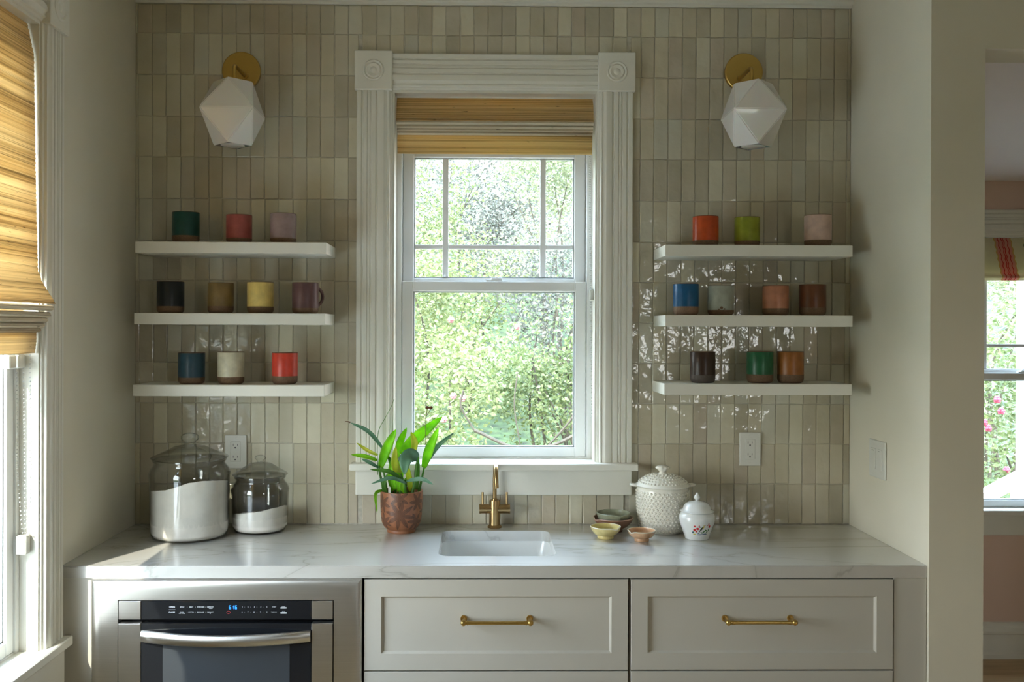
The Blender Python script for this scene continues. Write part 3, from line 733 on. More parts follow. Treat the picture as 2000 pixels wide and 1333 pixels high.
MUGS = [(-1.020, 'L1', .0430, .101, 'dg', 'dark green mug on the top left shelf', .024), (-.847, 'L1', .0415, .093, 'rs', 'dusty rose mug on the top left shelf', .016), (-.703, 'L1', .0422, .098, 'mv', 'greyish mauve mug on the top left shelf', .017),
        (-1.069, 'L2', .0430, .103, 'bk', 'near-black mug at the left of the middle left shelf', .022), (-.906, 'L2', .0415, .099, 'ob', 'ochre brown mug beside the yellow one on the middle left shelf', .023), (-.777, 'L2', .0426, .102, 'ye', 'bright yellow mug on the middle left shelf', .022),
        (-.631, 'L2', .0427, .101, 'pl', 'dark plum mug with its handle showing, middle left shelf', .018), (-1.000, 'L3', .0425, .101, 'nv', 'dark slate blue mug on the lowest left shelf', .021), (-.872, 'L3', .0427, .104, 'cr', 'cream mug on the lowest left shelf', .023),
        (-.697, 'L3', .0414, .102, 'rd', 'bright red mug on the lowest left shelf', .026), (.680, 'R1', .0420, .098, 'or', 'orange red mug on the top right shelf', .018), (.817, 'R1', .0410, .096, 'lm', 'lime green mug on the top right shelf', .017),
        (1.051, 'R1', .0435, .104, 'pk', 'pale pink mug on the top right shelf', .021), (.616, 'R2', .0414, .103, 'bl', 'deep blue mug on the middle right shelf', .028), (.731, 'R2', .0426, .098, 'gy', 'pale grey mug with a brown stain, middle right shelf', .017),
        (.912, 'R2', .0420, .098, 'pe', 'peach pink mug on the middle right shelf', .023), (1.034, 'R2', .0429, .102, 'br', 'reddish brown mug at the right of the middle right shelf', .026), (.672, 'R3', .0412, .102, 'db', 'very dark brown mug on the lowest right shelf', .026),
        (.861, 'R3', .0427, .103, 'gr', 'forest green mug on the lowest right shelf', .028), (.962, 'R3', .0423, .103, 'ca', 'caramel orange mug on the lowest right shelf', .028)]
clay_g = simple('grey_clay', (.10, .08, .07), .7, var=.1, scale=300); clay_l = simple('light_clay', (.25, .15, .09), .7, var=.1, scale=300)
for x, s, r, h, c_, lab, bd in MUGS:
    mug(x, SH[s], r, h, G[c_], lab, bd, hang=(.75 if c_ == 'pl' else random.uniform(-.15, .15)), clay={'db': clay_g, 'bl': clay_l}.get(c_), stain=(c_ == 'gy'))
# ------------------------------------------------------------------ sconces
def sconce(cx, cz, ax, az, gx, gz, sgn, label):
    t = empty('wall_sconce', (0, 0, 0), label=label, cat='wall lamp', group='faceted sconces either side of the window')
    bm = NB(); lathe(bm, [(0, .0), (.062, 0), (.0645, .002), (.0645, .016), (.062, .0185), (0, .0185)], 48)
    for v in bm.verts: v.co = Vector((cx+v.co.x, -.001-v.co.z, cz+v.co.y))
    finish('backplate', bm, brass2, t, .6)
    bm = NB(); bx_, bz_ = ax, az
    tube(bm, [(bx_, -.017, bz_), (bx_, -.135, bz_), (bx_, -.150, bz_-.002), (bx_, -.158, bz_-.009), (bx_, -.160, bz_-.022), (bx_, -.160, gz+.098)], .0058, 14)
    tube(bm, [(bx_, -.018, bz_), (bx_, -.026, bz_)], .011, 16)
    finish('arm', bm, brass2, t, .7)
    bm = NB(); R1, R2 = .1205, .063
    def ring4(R, a0, zz): return [bm.verts.new((gx+sgn*R*math.sin(math.radians(a0+90*k)), -.160-R*math.cos(math.radians(a0+90*k)), gz+zz)) for k in range(4)]
    T = ring4(R2, 0, .101); M_ = ring4(R1, 45, .0); B_ = ring4(R2, 0, -.104)
    for k in range(4):
        n = (k+1) % 4
        bm.faces.new((T[k], T[n], M_[k])); bm.faces.new((T[n], M_[n], M_[k]))
        bm.faces.new((B_[n], B_[k], M_[k])); bm.faces.new((M_[n], B_[n], M_[k]))
    bm.faces.new(T)
    # bottom opening with a short round lip
    bmesh.ops.recalc_face_normals(bm, faces=bm.faces)
    bmesh.ops.bevel(bm, geom=list(bm.edges), offset=.0025, segments=2, affect='EDGES')
    lathe(bm, [(.0, -.100), (.038, -.1035), (.039, -.1055), (.036, -.1065), (0, -.106)], 32, (gx, -.16, gz))
    finish('faceted_shade', bm, opal, t, .35)
sconce(-.8702, 2.4519, -.857, 2.434, -.860, 2.2775, 1, 'brass wall sconce with faceted white glass shade, left of the window')
sconce(.8362, 2.4602, .8221, 2.438, .8265, 2.2835, -1, 'brass wall sconce with faceted white glass shade, right of the window')
# ------------------------------------------------------------------ outlets and switch
def outlet(cx, cz, label):
    t = empty('wall_outlet', (cx, -.002, cz), label=label, cat='outlet', group='power outlets on the tiled wall')
    bx('cover_plate', plate_w, -.0365, .0365, -.0065, .0, -.057, .057, .002, t)
    rc = bx('receptacle', plate_w, -.0170, .0170, -.0078, -.0055, -.034, .034, .001, t)
    bm = NB()
    for s in (.0185, -.0215):
        box(bm, -.0085, -.0070, -.0082, -.0070, s+.001, s+.0085); box(bm, .0055, .0068, -.0082, -.0070, s+.0015, s+.008)
        g_ = bmesh.ops.create_cone(bm, cap_ends=True, segments=12, radius1=.0026, radius2=.0026, depth=.001, matrix=Matrix.Translation((-.001, -.0078, s-.0045)) @ Matrix.Rotation(PI/2, 4, 'X'))
    finish('slots', bm, dark, rc)
    bm = NB()
    for zz in (.0475, -.0475): bmesh.ops.create_cone(bm, cap_ends=True, segments=12, radius1=.0027, radius2=.0025, depth=.0012, matrix=Matrix.Translation((0, -.0068, zz)) @ Matrix.Rotation(PI/2, 4, 'X'))
    finish('screw', bm, plate_w, t)
outlet(-.8875, 1.162, 'white power outlet on the tiles behind the glass jars')
outlet(.865, 1.173, 'white power outlet on the tiles below the right shelves')
t = empty('light_switch', (XR, -.237, 1.171), label='white double switch plate on the plain right alcove wall', cat='switch')
bx('cover_plate', plate_w, -.006, .0, -.060, .060, -.060, .060, .002, t)
for s in (-.024, .024):
    k = bx('rocker', plate_w, -.0085, -.0055, s-.0165, s+.0165, -.033, .033, .001, t)
    bx('indicator_slot', dark, -.0088, -.0084, s-.008, s+.008, .0255, .0272, 0, k)

# ------------------------------------------------------------------ glass jars
flour = simple('flour', (.80, .76, .69), .95, var=.04, scale=25, bump=.6, bscale=90)
def flour_fill(cx, cy, R, z0, f, parent, nm='flour'):
    bm = NB(); n = 48; K = 8
    bot = [bm.verts.new((cx+(R-.008)*math.cos(2*PI*i/n), cy+(R-.008)*math.sin(2*PI*i/n), z0)) for i in range(n)]
    b2 = [bm.verts.new((cx+R*math.cos(2*PI*i/n), cy+R*math.sin(2*PI*i/n), z0+.012)) for i in range(n)]
    prev = [bm.verts.new((cx+R*math.cos(2*PI*i/n), cy+R*math.sin(2*PI*i/n), f(R*math.cos(2*PI*i/n), R*math.sin(2*PI*i/n)))) for i in range(n)]
    bm.faces.new(bot[::-1])
    for A, B in ((bot, b2), (b2, prev)):
        for i in range(n): bm.faces.new((A[i], A[(i+1) % n], B[(i+1) % n], B[i]))
    for k in range(K-1, 0, -1):
        rr = R*k/K
        cur = [bm.verts.new((cx+rr*math.cos(2*PI*i/n), cy+rr*math.sin(2*PI*i/n), f(rr*math.cos(2*PI*i/n), rr*math.sin(2*PI*i/n)))) for i in range(n)]
        for i in range(n): bm.faces.new((prev[i], prev[(i+1) % n], cur[(i+1) % n], cur[i]))
        prev = cur
    bm.faces.new(prev)
    o = finish(nm, bm, flour, parent, 1.0)
    return o
def glass_jar(cx, cy, R, Rb, hb, label, flab, f, rimr, kz):
    z0 = CT+.0004
    t = empty('glass_jar', (cx, cy, z0), label=label, cat='jar', group='lidded glass jars of flour')
    bm = NB(); sh = hb-.040
    out = [(0, 0), (Rb-.012, 0), (Rb-.003, .004), (Rb, .014), (R-.002, .05), (R, sh-.02), (R+.002, sh-.006), (R-.004, sh+.008), (rimr-.010, sh+.020), (rimr-.012, sh+.028), (rimr-.006, sh+.034), (rimr-.008, hb)]
    inn = [(max(0, r-.0035), max(.006, zz)) for r, zz in out[1:]][::-1]+[(0, .006)]
    lathe(bm, out+inn, 56); finish('jar_body', bm, jar_g, t, 1.2)
    lz = hb+.001; bm = NB()
    lathe(bm, [(0, lz), (rimr-.012, lz-.004), (rimr-.002, lz), (rimr, lz+.003), (rimr-.004, lz+.006), (rimr*.80, lz+.014), (rimr*.52, lz+.030), (rimr*.40, lz+.037), (rimr*.26, lz+.040), (0, lz+.042)], 56)
    lid = finish('glass_lid', bm, lid_g, t, 1.2)
    bm = NB(); k0 = lz+.040; s = kz
    lathe(bm, [(.020*s, k0), (.016*s, k0+.006*s), (.017*s, k0+.012*s), (.027*s, k0+.020*s), (.0285*s, k0+.028*s), (.022*s, k0+.036*s), (.010*s, k0+.040*s), (0, k0+.040*s)], 28, mod=lambda a_, zz, k_: 1+.035*math.cos(8*a_))
    finish('lid_knob', bm, knob_g, lid, 1.2)
    # flour stands inside: a thing of its own
    fl = flour_fill(cx, cy, R-.0055, z0+.0075, lambda x, y: z0+f(x, y), None)
    tag(fl, flab, 'flour', kind='stuff')
fn = lambda x, y, s: .5*math.sin(x*90+s)*math.cos(y*70)+.3*math.sin(x*210+y*160)
glass_jar(-.988, -.185, .124, .119, .250, 'larger glass jar with knobbed lid, nearer the left wall', 'white flour filling most of the larger glass jar',
          lambda x, y: .161+.017*math.tanh((x-.0)/.045)+.0025*fn(x, y, 1)-.018*(y/.12), .120, 1.0)
glass_jar(-.783, -.100, .0925, .085, .183, 'smaller glass jar with knobbed lid below the left outlet', 'low heap of white flour in the smaller glass jar',
          lambda x, y: .060+.022*max(0, (x+.01)/.09)**1.2+.003*fn(x, y, 2)-.008*max(0, (-x-.03)/.06)-.014*(y/.09), .0895, .62)
# ------------------------------------------------------------------ milk glass cookie jar
milk = Mt('milk_glass').set(Base_Color=(.86, .83, .73), Roughness=.14).m
hx, hy = .5475, -.100; hz = CT+.0004
t = empty('hobnail_jar', (hx, hy, hz), label='large white milk glass jar covered in hobnails, two ears', cat='jar')
bm = NB(); prof = [(0, 0), (.066, 0), (.070, .003), (.074, .012), (.078, .035), (.083, .075), (.085, .115), (.085, .140), (.082, .150), (.078, .150), (.078, .14), (.070, .02), (0, .015)]
lathe(bm, prof, 56)
def prof_r(zz):
    for (a0, b0), (a1, b1) in zip(prof[2:8], prof[3:9]):
        if b0 <= zz <= b1: return a0+(a1-a0)*(zz-b0)/(b1-b0)
    return .08
for rw_ in range(13):
    zz = .010+rw_*.0102; n = 40
    for i in range(n):
        a_ = 2*PI*(i+.5*(rw_ % 2))/n; r_ = prof_r(zz)
        if math.sin(a_) > .35: continue
        bmesh.ops.create_icosphere(bm, subdivisions=1, radius=.0048, matrix=Matrix.Translation((r_*math.cos(a_), r_*math.sin(a_), zz)))
finish('hobnail_body', bm, milk, t, 1.3)
bm = NB(); lathe(bm, [(.070, .147), (.090, .150), (.091, .153), (.086, .156), (.080, .160), (.066, .172), (.045, .182), (.020, .187), (.013, .189), (.011, .196), (.012, .199)], 56)
for rw_ in range(6):
    rr, zz = [(.078, .163), (.069, .1705), (.059, .177), (.048, .182), (.037, .185), (.027, .187)][rw_]; n = int(2*PI*rr/.0115)
    for i in range(n):
        a_ = 2*PI*i/n+rw_*.1; bmesh.ops.create_icosphere(bm, subdivisions=1, radius=.0035, matrix=Matrix.Translation((rr*math.cos(a_), rr*math.sin(a_), zz)))
lid = finish('lid', bm, milk, t, 1.3)
bm = NB(); lathe(bm, [(.012, .197), (.014, .200), (.022, .207), (.0225, .211), (.018, .214), (.012, .2155), (0, .217)], 40, mod=lambda a_, zz, k_: 1+.08*math.cos(10*a_)*(1 if zz > .204 else 0)); finish('finial', bm, milk, lid, 1.3)
for s in (-1, 1):
    bm = NB(); tube(bm, cat_rom([(s*.078, -.012, .150), (s*.100, -.012, .152), (s*.106, 0, .153), (s*.100, .012, .152), (s*.078, .012, .150)], 6), .0042, 10)
    box(bm, min(s*.08, s*.101), max(s*.08, s*.101), -.011, .011, .1495, .1525, .001); finish('ear', bm, milk, t, 1.3)
# ------------------------------------------------------------------ ginger jar with birds
porc = Mt('white_porcelain').set(Base_Color=(.76, .77, .75), Roughness=.12, Coat_Weight=.4).m
gx, gy = .6355, -.215
t = empty('ginger_jar', (gx, gy, CT+.0004), label='small white lidded porcelain jar painted with red flowers and a bird', cat='jar')
gp = [(0, 0), (.037, 0), (.0385, .003), (.041, .012), (.049, .034), (.0555, .054), (.0575, .066), (.056, .076), (.050, .083), (.046, .085)]
bm = NB(); lathe(bm, gp+[(.042, .085), (.045, .07), (.04, .02), (0, .01)], 48); body = finish('jar_body', bm, porc, t, 1.2)
bm = NB(); lathe(bm, [(.044, .083), (.0535, .0865), (.0545, .088), (.050, .0915), (.045, .094), (.043, .102), (.036, .111), (.024, .117), (.008, .1195), (.0045, .1205), (.0045, .122)], 48); lid = finish('lid', bm, porc, t, 1.2)
bm = NB(); lathe(bm, [(.0045, .1205), (.006, .123), (.0102, .129), (.0098, .133), (.005, .140), (.0015, .1455), (0, .1465)], 24); finish('finial', bm, porc, lid, 1.2)
def gr(zz):
    for (a0, b0), (a1, b1) in zip(gp, gp[1:]):
        if b0 <= zz <= b1 and b1 > b0: return a0+(a1-a0)*(zz-b0)/(b1-b0)
    return .05
def decal(name, col, blobs):
    bm = NB()
    for cx_, cz_, w_, h_, rot in blobs:
        ctr = None; vs = []
        for i in range(9):
            a_ = 2*PI*i/9; du, dv = w_*math.cos(a_), h_*math.sin(a_)
            uu = cx_+du*math.cos(rot)-dv*math.sin(rot); zz = cz_+du*math.sin(rot)+dv*math.cos(rot)
            R_ = gr(zz)+.0007; th = -PI/2+uu/.054; vs.append(bm.verts.new((R_*math.cos(th), R_*math.sin(th), zz)))
        R_ = gr(cz_)+.0009; th = -PI/2+cx_/.054; c0 = bm.verts.new((R_*math.cos(th), R_*math.sin(th), cz_))
        for i in range(9): bm.faces.new((c0, vs[i], vs[(i+1) % 9]))
    return finish(name, bm, simple('decal_'+name, col, .2, var=.1, scale=200), body, 3.2)
decal('red_flowers', (.62, .03, .03), [(-.020, .036, .0048, .0042, .3), (-.010, .040, .0050, .0042, -.2), (-.019, .048, .0034, .003, 0), (.031, .046, .004, .0048, 0), (-.0145, .031, .003, .003, 0), (.026, .055, .0025, .002, .4), (-.005, .0495, .0022, .0022, 0)])
decal('green_leaves', (.06, .18, .05), [(.012, .030, .006, .0022, .6), (.020, .034, .006, .002, -.5), (.024, .028, .005, .002, .8), (-.024, .029, .004, .002, 1.2), (.030, .036, .005, .002, 1.3), (-.002, .046, .003, .0015, .5), (.0045, .027, .005, .002, -.3)])
decal('bird', (.045, .05, .03), [(.003, .040, .0090, .0030, .95), (-.002, .033, .006, .0015, .9)])
decal('bird_breast', (.62, .52, .12), [(.0085, .044, .0045, .0026, 1.0), (-.021, .0215, .006, .0022, 0), (.010, .050, .0022, .002, 0)])
decal('blue_ground', (.10, .16, .24), [(.000, .0205, .012, .0018, .05), (.018, .022, .010, .0018, -.05), (-.027, .0275, .003, .0035, 0), (-.006, .0255, .005, .0015, .5)])
decal('pink_sprigs', (.60, .22, .20), [(.020, .052, .002, .0016, .3), (.0235, .050, .0018, .0016, .3), (.014, .052, .0016, .0012, 0)])
# ------------------------------------------------------------------ small spouted bowls
def bowl(x, y, z0, rb, rt, h, mats, label, spout=None, scallop=0, foot=True, name='small_bowl'):
    t = empty(name, (x, y, z0), label=label, cat='bowl', group='little spouted bowls by the tap')
    bm = NB(); fh = .006 if foot else 0; n = 56
    out = [(0, .0), (rb, 0), (rb+.001, .003), (rb, fh+.003), (rb+(rt-rb)*.50, fh+(h-fh)*.30), (rb+(rt-rb)*.84, fh+(h-fh)*.64), (rt, h), (rt-.003, h+.0005)]
    inn = [(rb+(rt-rb)*.76, fh+(h-fh)*.63), (rb+(rt-rb)*.38, fh+(h-fh)*.30), (rb*.5, fh+.004), (0, fh+.003)]
    def md(a_, zz, k_):
        f_ = 1.0
        if spout is not None and zz > h*.5:
            d = abs((a_-spout+PI) % (2*PI)-PI); f_ += .10*max(0, 1-d/.24)*((zz-h*.5)/(h*.5))
        if scallop: f_ += .018*math.cos(scallop*a_)*zz/h
        return f_
    lathe(bm, out+inn, n, mod=md)
    for v in bm.verts:
        if spout is not None and v.co.z > h*.9:
            a_ = math.atan2(v.co.y, v.co.x); d = abs((a_-spout+PI) % (2*PI)-PI)
            if d < .30: v.co.z -= .004*(1-d/.30)
    o = finish('bowl_body', bm, mats[0], t, 1.2)
    if mats[1]:
        rim = NB(); pts = []
        for i in range(56):
            a_ = 2*PI*i/56; f_ = md(a_, h, 0); d = abs((a_-(spout if spout is not None else 99)+PI) % (2*PI)-PI) if spout is not None else 9
            pts.append((f_*(rt-.0012)*math.cos(a_), f_*(rt-.0012)*math.sin(a_), h-(.004*(1-d/.30) if d < .30 else 0)))
        pts.append(pts[0]); tube(rim, pts, .0019, 6, False); finish('pale_rim', rim, mats[1], t, 1.2)
    return t
g_y = glaze('glaze_buttercup', (.74, .62, .27), .18); g_yl = glaze('glaze_pale_rim', (.76, .70, .50), .2)
g_p = glaze('glaze_apricot', (.66, .40, .23), .18); g_b = glaze('glaze_rosy_brown', (.24, .12, .075), .25); g_br = glaze('glaze_pink_rim', (.45, .27, .20), .25); g_s = glaze('glaze_sage', (.36, .38, .27), .2)
Z0 = CT+.0004
bowl(.343, -.212, Z0, .0255, .0485, .037, (g_y, g_yl), 'small butter yellow bowl with pouring lip, in front of the stacked bowls', spout=math.radians(-55))
bowl(.452, -.252, Z0, .0225, .0440, .033, (g_p, g_yl), 'small peach coloured bowl with pouring lip, near the ginger jar', spout=math.radians(215))
bowl(.3825, -.107, Z0, .030, .0655, .045, (g_b, g_br), 'rosy brown bowl under the sage green one, behind the yellow bowl', spout=math.radians(205))
bowl(.3832, -.107, Z0+.0145, .026, .0560, .046, (g_s, g_s), 'scalloped sage green bowl nested in the rosy brown bowl', spout=math.radians(-75), scallop=28, foot=False)

# ------------------------------------------------------------------ potted plant
px_, py_ = -.3170, -.111
q = Mt('carved_terracotta'); tcn = q.N('TexCoord'); sx = q.N('SeparateXYZ'); q.L(tcn.outputs['Object'], sx.inputs[0])
ang = q.math('ARCTAN2', sx.outputs[0], q.math('MULTIPLY', sx.outputs[1], -1)); uu = q.math('MULTIPLY', ang, .066)
def flower(cu_, cv_, R0, k, ph0=0):
    du = q.math('SUBTRACT', uu, cu_); dv = q.math('SUBTRACT', sx.outputs[2], cv_)
    rad = q.math('SQRT', q.math('ADD', q.math('MULTIPLY', du, du), q.math('MULTIPLY', dv, dv)))
    th = q.math('ADD', q.math('ARCTAN2', dv, du), ph0)
    lim = q.math('MULTIPLY', q.math('ADD', q.math('MULTIPLY', q.math('POWER', q.math('SUBTRACT', 1.0, q.math('ABSOLUTE', q.math('SINE', q.math('MULTIPLY', th, k/2)))), .62), .74), .30), R0)
    ins = q.math('LESS_THAN', rad, lim)
    edge = q.math('LESS_THAN', q.math('ABSOLUTE', q.math('SUBTRACT', rad, lim)), .0012)
    vein_ = q.math('LESS_THAN', q.math('ABSOLUTE', q.math('SINE', q.math('MULTIPLY', th, k/2))), .06)
    vein_ = q.math('MULTIPLY', vein_, ins)
    return ins, q.math('MAXIMUM', edge, vein_)
fills, lines = None, None
for cu_, cv_, R0, k, p in ((.000, .064, .048, 8, .2), (-.002, .118, .030, 6, .5), (.062, .105, .030, 6, 0), (-.062, .100, .030, 6, .3), (.056, .040, .030, 6, .1), (-.058, .040, .028, 6, .4), (.12, .07, .045, 8, 0), (-.12, .07, .045, 8, 0)):
    i_, l_ = flower(cu_, cv_, R0, k, p)
    fills = i_ if fills is None else q.math('MAXIMUM', fills, i_); lines = l_ if lines is None else q.math('MAXIMUM', lines, l_)
nn = q.noise(q.obj_co(), 60, 3)
terr = q.ramp(nn, (.3, (.24, .09, .038)), (.7, (.32, .13, .06)))
c = q.mix(q.math('MULTIPLY', fills, .66), terr, (.07, .032, .02)); c = q.mix(q.math('MULTIPLY', lines, .8), c, (.035, .016, .010))
q.set(Base_Color=c, Roughness=.45, Normal=q.bump(lines, -.5, .001))
t = empty('plant_pot', (px_, py_, CT+.0004), label='brown terracotta pot carved with flowers, holding the strappy green plant', cat='plant pot')
bm = NB(); lathe(bm, [(0, 0), (.046, 0), (.047, .004), (.046, .009), (.050, .012), (.058, .020), (.0645, .034), (.0675, .055), (.0690, .090), (.0695, .133), (.0690, .1355), (.0655, .1355), (.0650, .125), (.0640, .10)], 64); finish('pot_body', bm, q.m, t, .9)
bm = NB(); lathe(bm, [(0, .119), (.03, .121), (.0645, .117)], 32); finish('potting_bark', bm, simple('bark_mix', (.09, .05, .03), .9, var=.5, scale=120, bump=.9, bscale=120), t, 1)
def leafmat(name, c1, c2, tr=.5, tip=None):
    k = Mt(name); co = k.obj_co(world=True); n = k.noise(co, 22, 3); c_ = k.ramp(n, (.35, c1), (.65, c2))
    k.set(Base_Color=c_, Roughness=.38)
    tl = k.N('BsdfTranslucent'); k.L(c_, tl.inputs[0]); mx_ = k.N('MixShader'); mx_.inputs[0].default_value = tr
    k.L(k.b.outputs[0], mx_.inputs[1]); k.L(tl.outputs[0], mx_.inputs[2]); k.L(mx_.outputs[0], k.o.inputs[0]); return k.m
LM = {'bright': leafmat('leaf_bright', (.20, .46, .015), (.38, .70, .04), .66), 'yellow': leafmat('leaf_yellowing', (.44, .52, .03), (.64, .64, .10), .6),
      'blue': leafmat('leaf_bluish', (.10, .24, .14), (.16, .33, .20), .25), 'dark': leafmat('leaf_dark', (.07, .20, .02), (.13, .34, .05), .4)}
LEAVES = [
  ([(-0.387, -0.11, 1.124), (-0.364, -0.12, 1.19), (-0.334, -0.13, 1.252)], 0.0325, 'bright'),
  ([(-0.333, -0.1, 1.155), (-0.324, -0.09, 1.203), (-0.303, -0.08, 1.252)], 0.0243, 'bright'),
  ([(-0.32, -0.11, 1.169), (-0.269, -0.1, 1.22), (-0.183, -0.11, 1.292)], 0.0385, 'bright'),
  ([(-0.279, -0.13, 1.171), (-0.272, -0.14, 1.209), (-0.284, -0.14, 1.245)], 0.0223, 'yellow'),
  ([(-0.243, -0.12, 1.126), (-0.224, -0.14, 1.189), (-0.194, -0.15, 1.26)], 0.0304, 'bright'),
  ([(-0.242, -0.1, 1.127), (-0.204, -0.09, 1.187), (-0.144, -0.11, 1.24)], 0.0170, 'blue'),
  ([(-0.377, -0.11, 1.185), (-0.423, -0.13, 1.244), (-0.482, -0.14, 1.275)], 0.0138, 'blue'),
  ([(-0.396, -0.1, 1.163), (-0.432, -0.09, 1.178), (-0.468, -0.09, 1.203)], 0.0122, 'yellow'),
  ([(-0.395, -0.13, 1.151), (-0.433, -0.15, 1.166), (-0.477, -0.16, 1.173)], 0.0146, 'bright'),
  ([(-0.311, -0.15, 1.088), (-0.35, -0.18, 1.121), (-0.412, -0.19, 1.13)], 0.0146, 'dark'),
  ([(-0.296, -0.16, 1.08), (-0.345, -0.19, 1.102), (-0.407, -0.2, 1.085)], 0.0122, 'blue'),
  ([(-0.296, -0.16, 1.088), (-0.246, -0.19, 1.099), (-0.208, -0.2, 1.083)], 0.0138, 'blue'),
  ([(-0.262, -0.155, 1.162), (-0.282, -0.17, 1.172), (-0.298, -0.185, 1.158), (-0.300, -0.195, 1.114)], 0.0460, 'blue'),
  ([(-0.314, -0.14, 1.089), (-0.334, -0.16, 1.143), (-0.332, -0.16, 1.199)], 0.0252, 'yellow'),
  ([(-0.377, -0.13, 1.053), (-0.396, -0.16, 1.045), (-0.391, -0.165, 0.986)], 0.0105, 'bright'),
  ([(-0.267, -0.11, 1.051), (-0.266, -0.11, 1.108), (-0.261, -0.12, 1.166)], 0.0183, 'dark'),
  ([(-0.346, -0.09, 1.097), (-0.355, -0.08, 1.136), (-0.366, -0.08, 1.161)], 0.0138, 'dark'),
  ([(-0.393, -0.11, 1.124), (-0.419, -0.13, 1.143), (-0.446, -0.14, 1.157)], 0.0122, 'blue'),
  ([(-0.334, -0.14, 1.056), (-0.34, -0.14, 1.081), (-0.332, -0.14, 1.105)], 0.0146, 'bright'),
  ([(-0.322, -0.145, 1.05), (-0.318, -0.15, 1.12), (-0.306, -0.15, 1.185)], 0.0240, 'bright'),
  ([(-0.345, -0.12, 1.05), (-0.352, -0.125, 1.10), (-0.345, -0.13, 1.165)], 0.0200, 'bright'),
  ([(-0.285, -0.14, 1.05), (-0.290, -0.15, 1.10), (-0.300, -0.15, 1.150)], 0.0200, 'yellow'),
  ([(-0.362, -0.135, 1.04), (-0.372, -0.145, 1.07), (-0.360, -0.15, 1.110)], 0.0150, 'dark'),
  ([(-0.300, -0.15, 1.045), (-0.312, -0.155, 1.070), (-0.296, -0.16, 1.100)], 0.0160, 'bright'),
]
STEMS = [
  ([(-0.372, -0.11, 1.035), (-0.387, -0.11, 1.1), (-0.391, -0.11, 1.132)], 0.0040), ([(-0.362, -0.13, 1.039), (-0.369, -0.13, 1.087), (-0.377, -0.13, 1.127)], 0.0036),
  ([(-0.351, -0.1, 1.033), (-0.349, -0.1, 1.086), (-0.333, -0.1, 1.151)], 0.0040), ([(-0.321, -0.14, 1.04), (-0.309, -0.15, 1.078), (-0.315, -0.15, 1.11)], 0.0045),
  ([(-0.306, -0.11, 1.035), (-0.3, -0.11, 1.076), (-0.294, -0.11, 1.108)], 0.0030), ([(-0.281, -0.14, 1.04), (-0.27, -0.14, 1.089), (-0.264, -0.14, 1.145)], 0.0050),
  ([(-0.262, -0.11, 1.035), (-0.251, -0.11, 1.084), (-0.241, -0.11, 1.132)], 0.0040), ([(-0.339, -0.08, 1.03), (-0.339, -0.08, 1.095), (-0.322, -0.09, 1.162)], 0.0034),
  ([(-0.297, -0.15, 1.042), (-0.302, -0.16, 1.068), (-0.304, -0.16, 1.092)], 0.0050)]
STALKS = [[(-0.395, -0.11, 1.1), (-0.397, -0.11, 1.181), (-0.393, -0.11, 1.244), (-0.37, -0.12, 1.289), (-0.352, -0.12, 1.323), (-0.341, -0.12, 1.35)],
          [(-0.241, -0.11, 1.132), (-0.238, -0.11, 1.201), (-0.239, -0.11, 1.282), (-0.23, -0.11, 1.302), (-0.223, -0.11, 1.317)], [(-0.239, -0.11, 1.282), (-0.235, -0.11, 1.302), (-0.233, -0.11, 1.319)]]
pt = empty('potted_plant', (0, 0, 0), label='strappy green orchid-like plant with arching leaves in the carved pot', cat='plant')
for pts, w_, kd in LEAVES:
    P = cat_rom(pts, 7); n = len(P); bm = NB(); rows = []
    for i, p in enumerate(P):
        t_ = (P[min(i+1, n-1)]-P[max(i-1, 0)]).normalized(); side = t_.cross(Vector((0, -1, .15))).normalized()
        s = i/(n-1); ww = w_/2*max(.04, math.sin(PI*min(1, .10+.90*s))**.62 if s < .99 else .04); nrm = side.cross(t_)
        rows.append([bm.verts.new(p-side*ww+nrm*ww*.28), bm.verts.new(p-side*ww*.5+nrm*ww*.07), bm.verts.new(p), bm.verts.new(p+side*ww*.5+nrm*ww*.07), bm.verts.new(p+side*ww+nrm*ww*.28)])
    for A, B in zip(rows, rows[1:]):
        for i in range(4): bm.faces.new((A[i], A[i+1], B[i+1], B[i]))
    o = finish('leaf', bm, LM[kd], pt, 1.0); md = o.modifiers.new('t', 'SOLIDIFY'); md.thickness = .0006
for pts, r_ in STEMS:
    bm = NB(); P = cat_rom(pts, 5); tube(bm, P, [r_*(1.15-.5*i/len(P)) for i in range(len(P))], 8); finish('stem', bm, LM['dark'], pt, 1)
bm = NB(); P = cat_rom(STALKS[0], 5); tube(bm, P, [.0014*(1-.5*i/len(P)) for i in range(len(P))], 6); finish('flower_stalk', bm, LM['dark'], pt, 1)
bm = NB()
for s in STALKS[1:]: P = cat_rom(s, 5); tube(bm, P, .0011, 6)
fs = finish('flower_stalk', bm, simple('dry_stalk', (.20, .14, .05), .7, var=.1), pt, 1)
for c0 in ((-.2335, -.11, 1.3215), (-.2215, -.11, 1.3215)):
    bm = NB()
    for k in range(5):
        a_ = 2*PI*k/5; bmesh.ops.create_icosphere(bm, subdivisions=1, radius=.0038, matrix=Matrix.Translation((c0[0]+.0034*math.cos(a_), c0[1]+.002*math.sin(a_*2), c0[2]+.0026*math.sin(a_))))
    finish('dried_flower', bm, simple('dried_petal', (.16, .05, .02), .8, var=.2, scale=300), fs, 1)
bm = NB(); tube(bm, [(-.482, -.14, 1.2755), (-.490, -.14, 1.278), (-.499, -.14, 1.279)], [.003, .0016, .0006], 6); finish('brown_tip', bm, simple('brown_leaf_tip', (.14, .06, .03), .8, var=.1), pt, 1)
bx('plant_label', plate_w, -.3555, -.3475, -.160, -.158, 1.043, 1.068, .0005, pt)

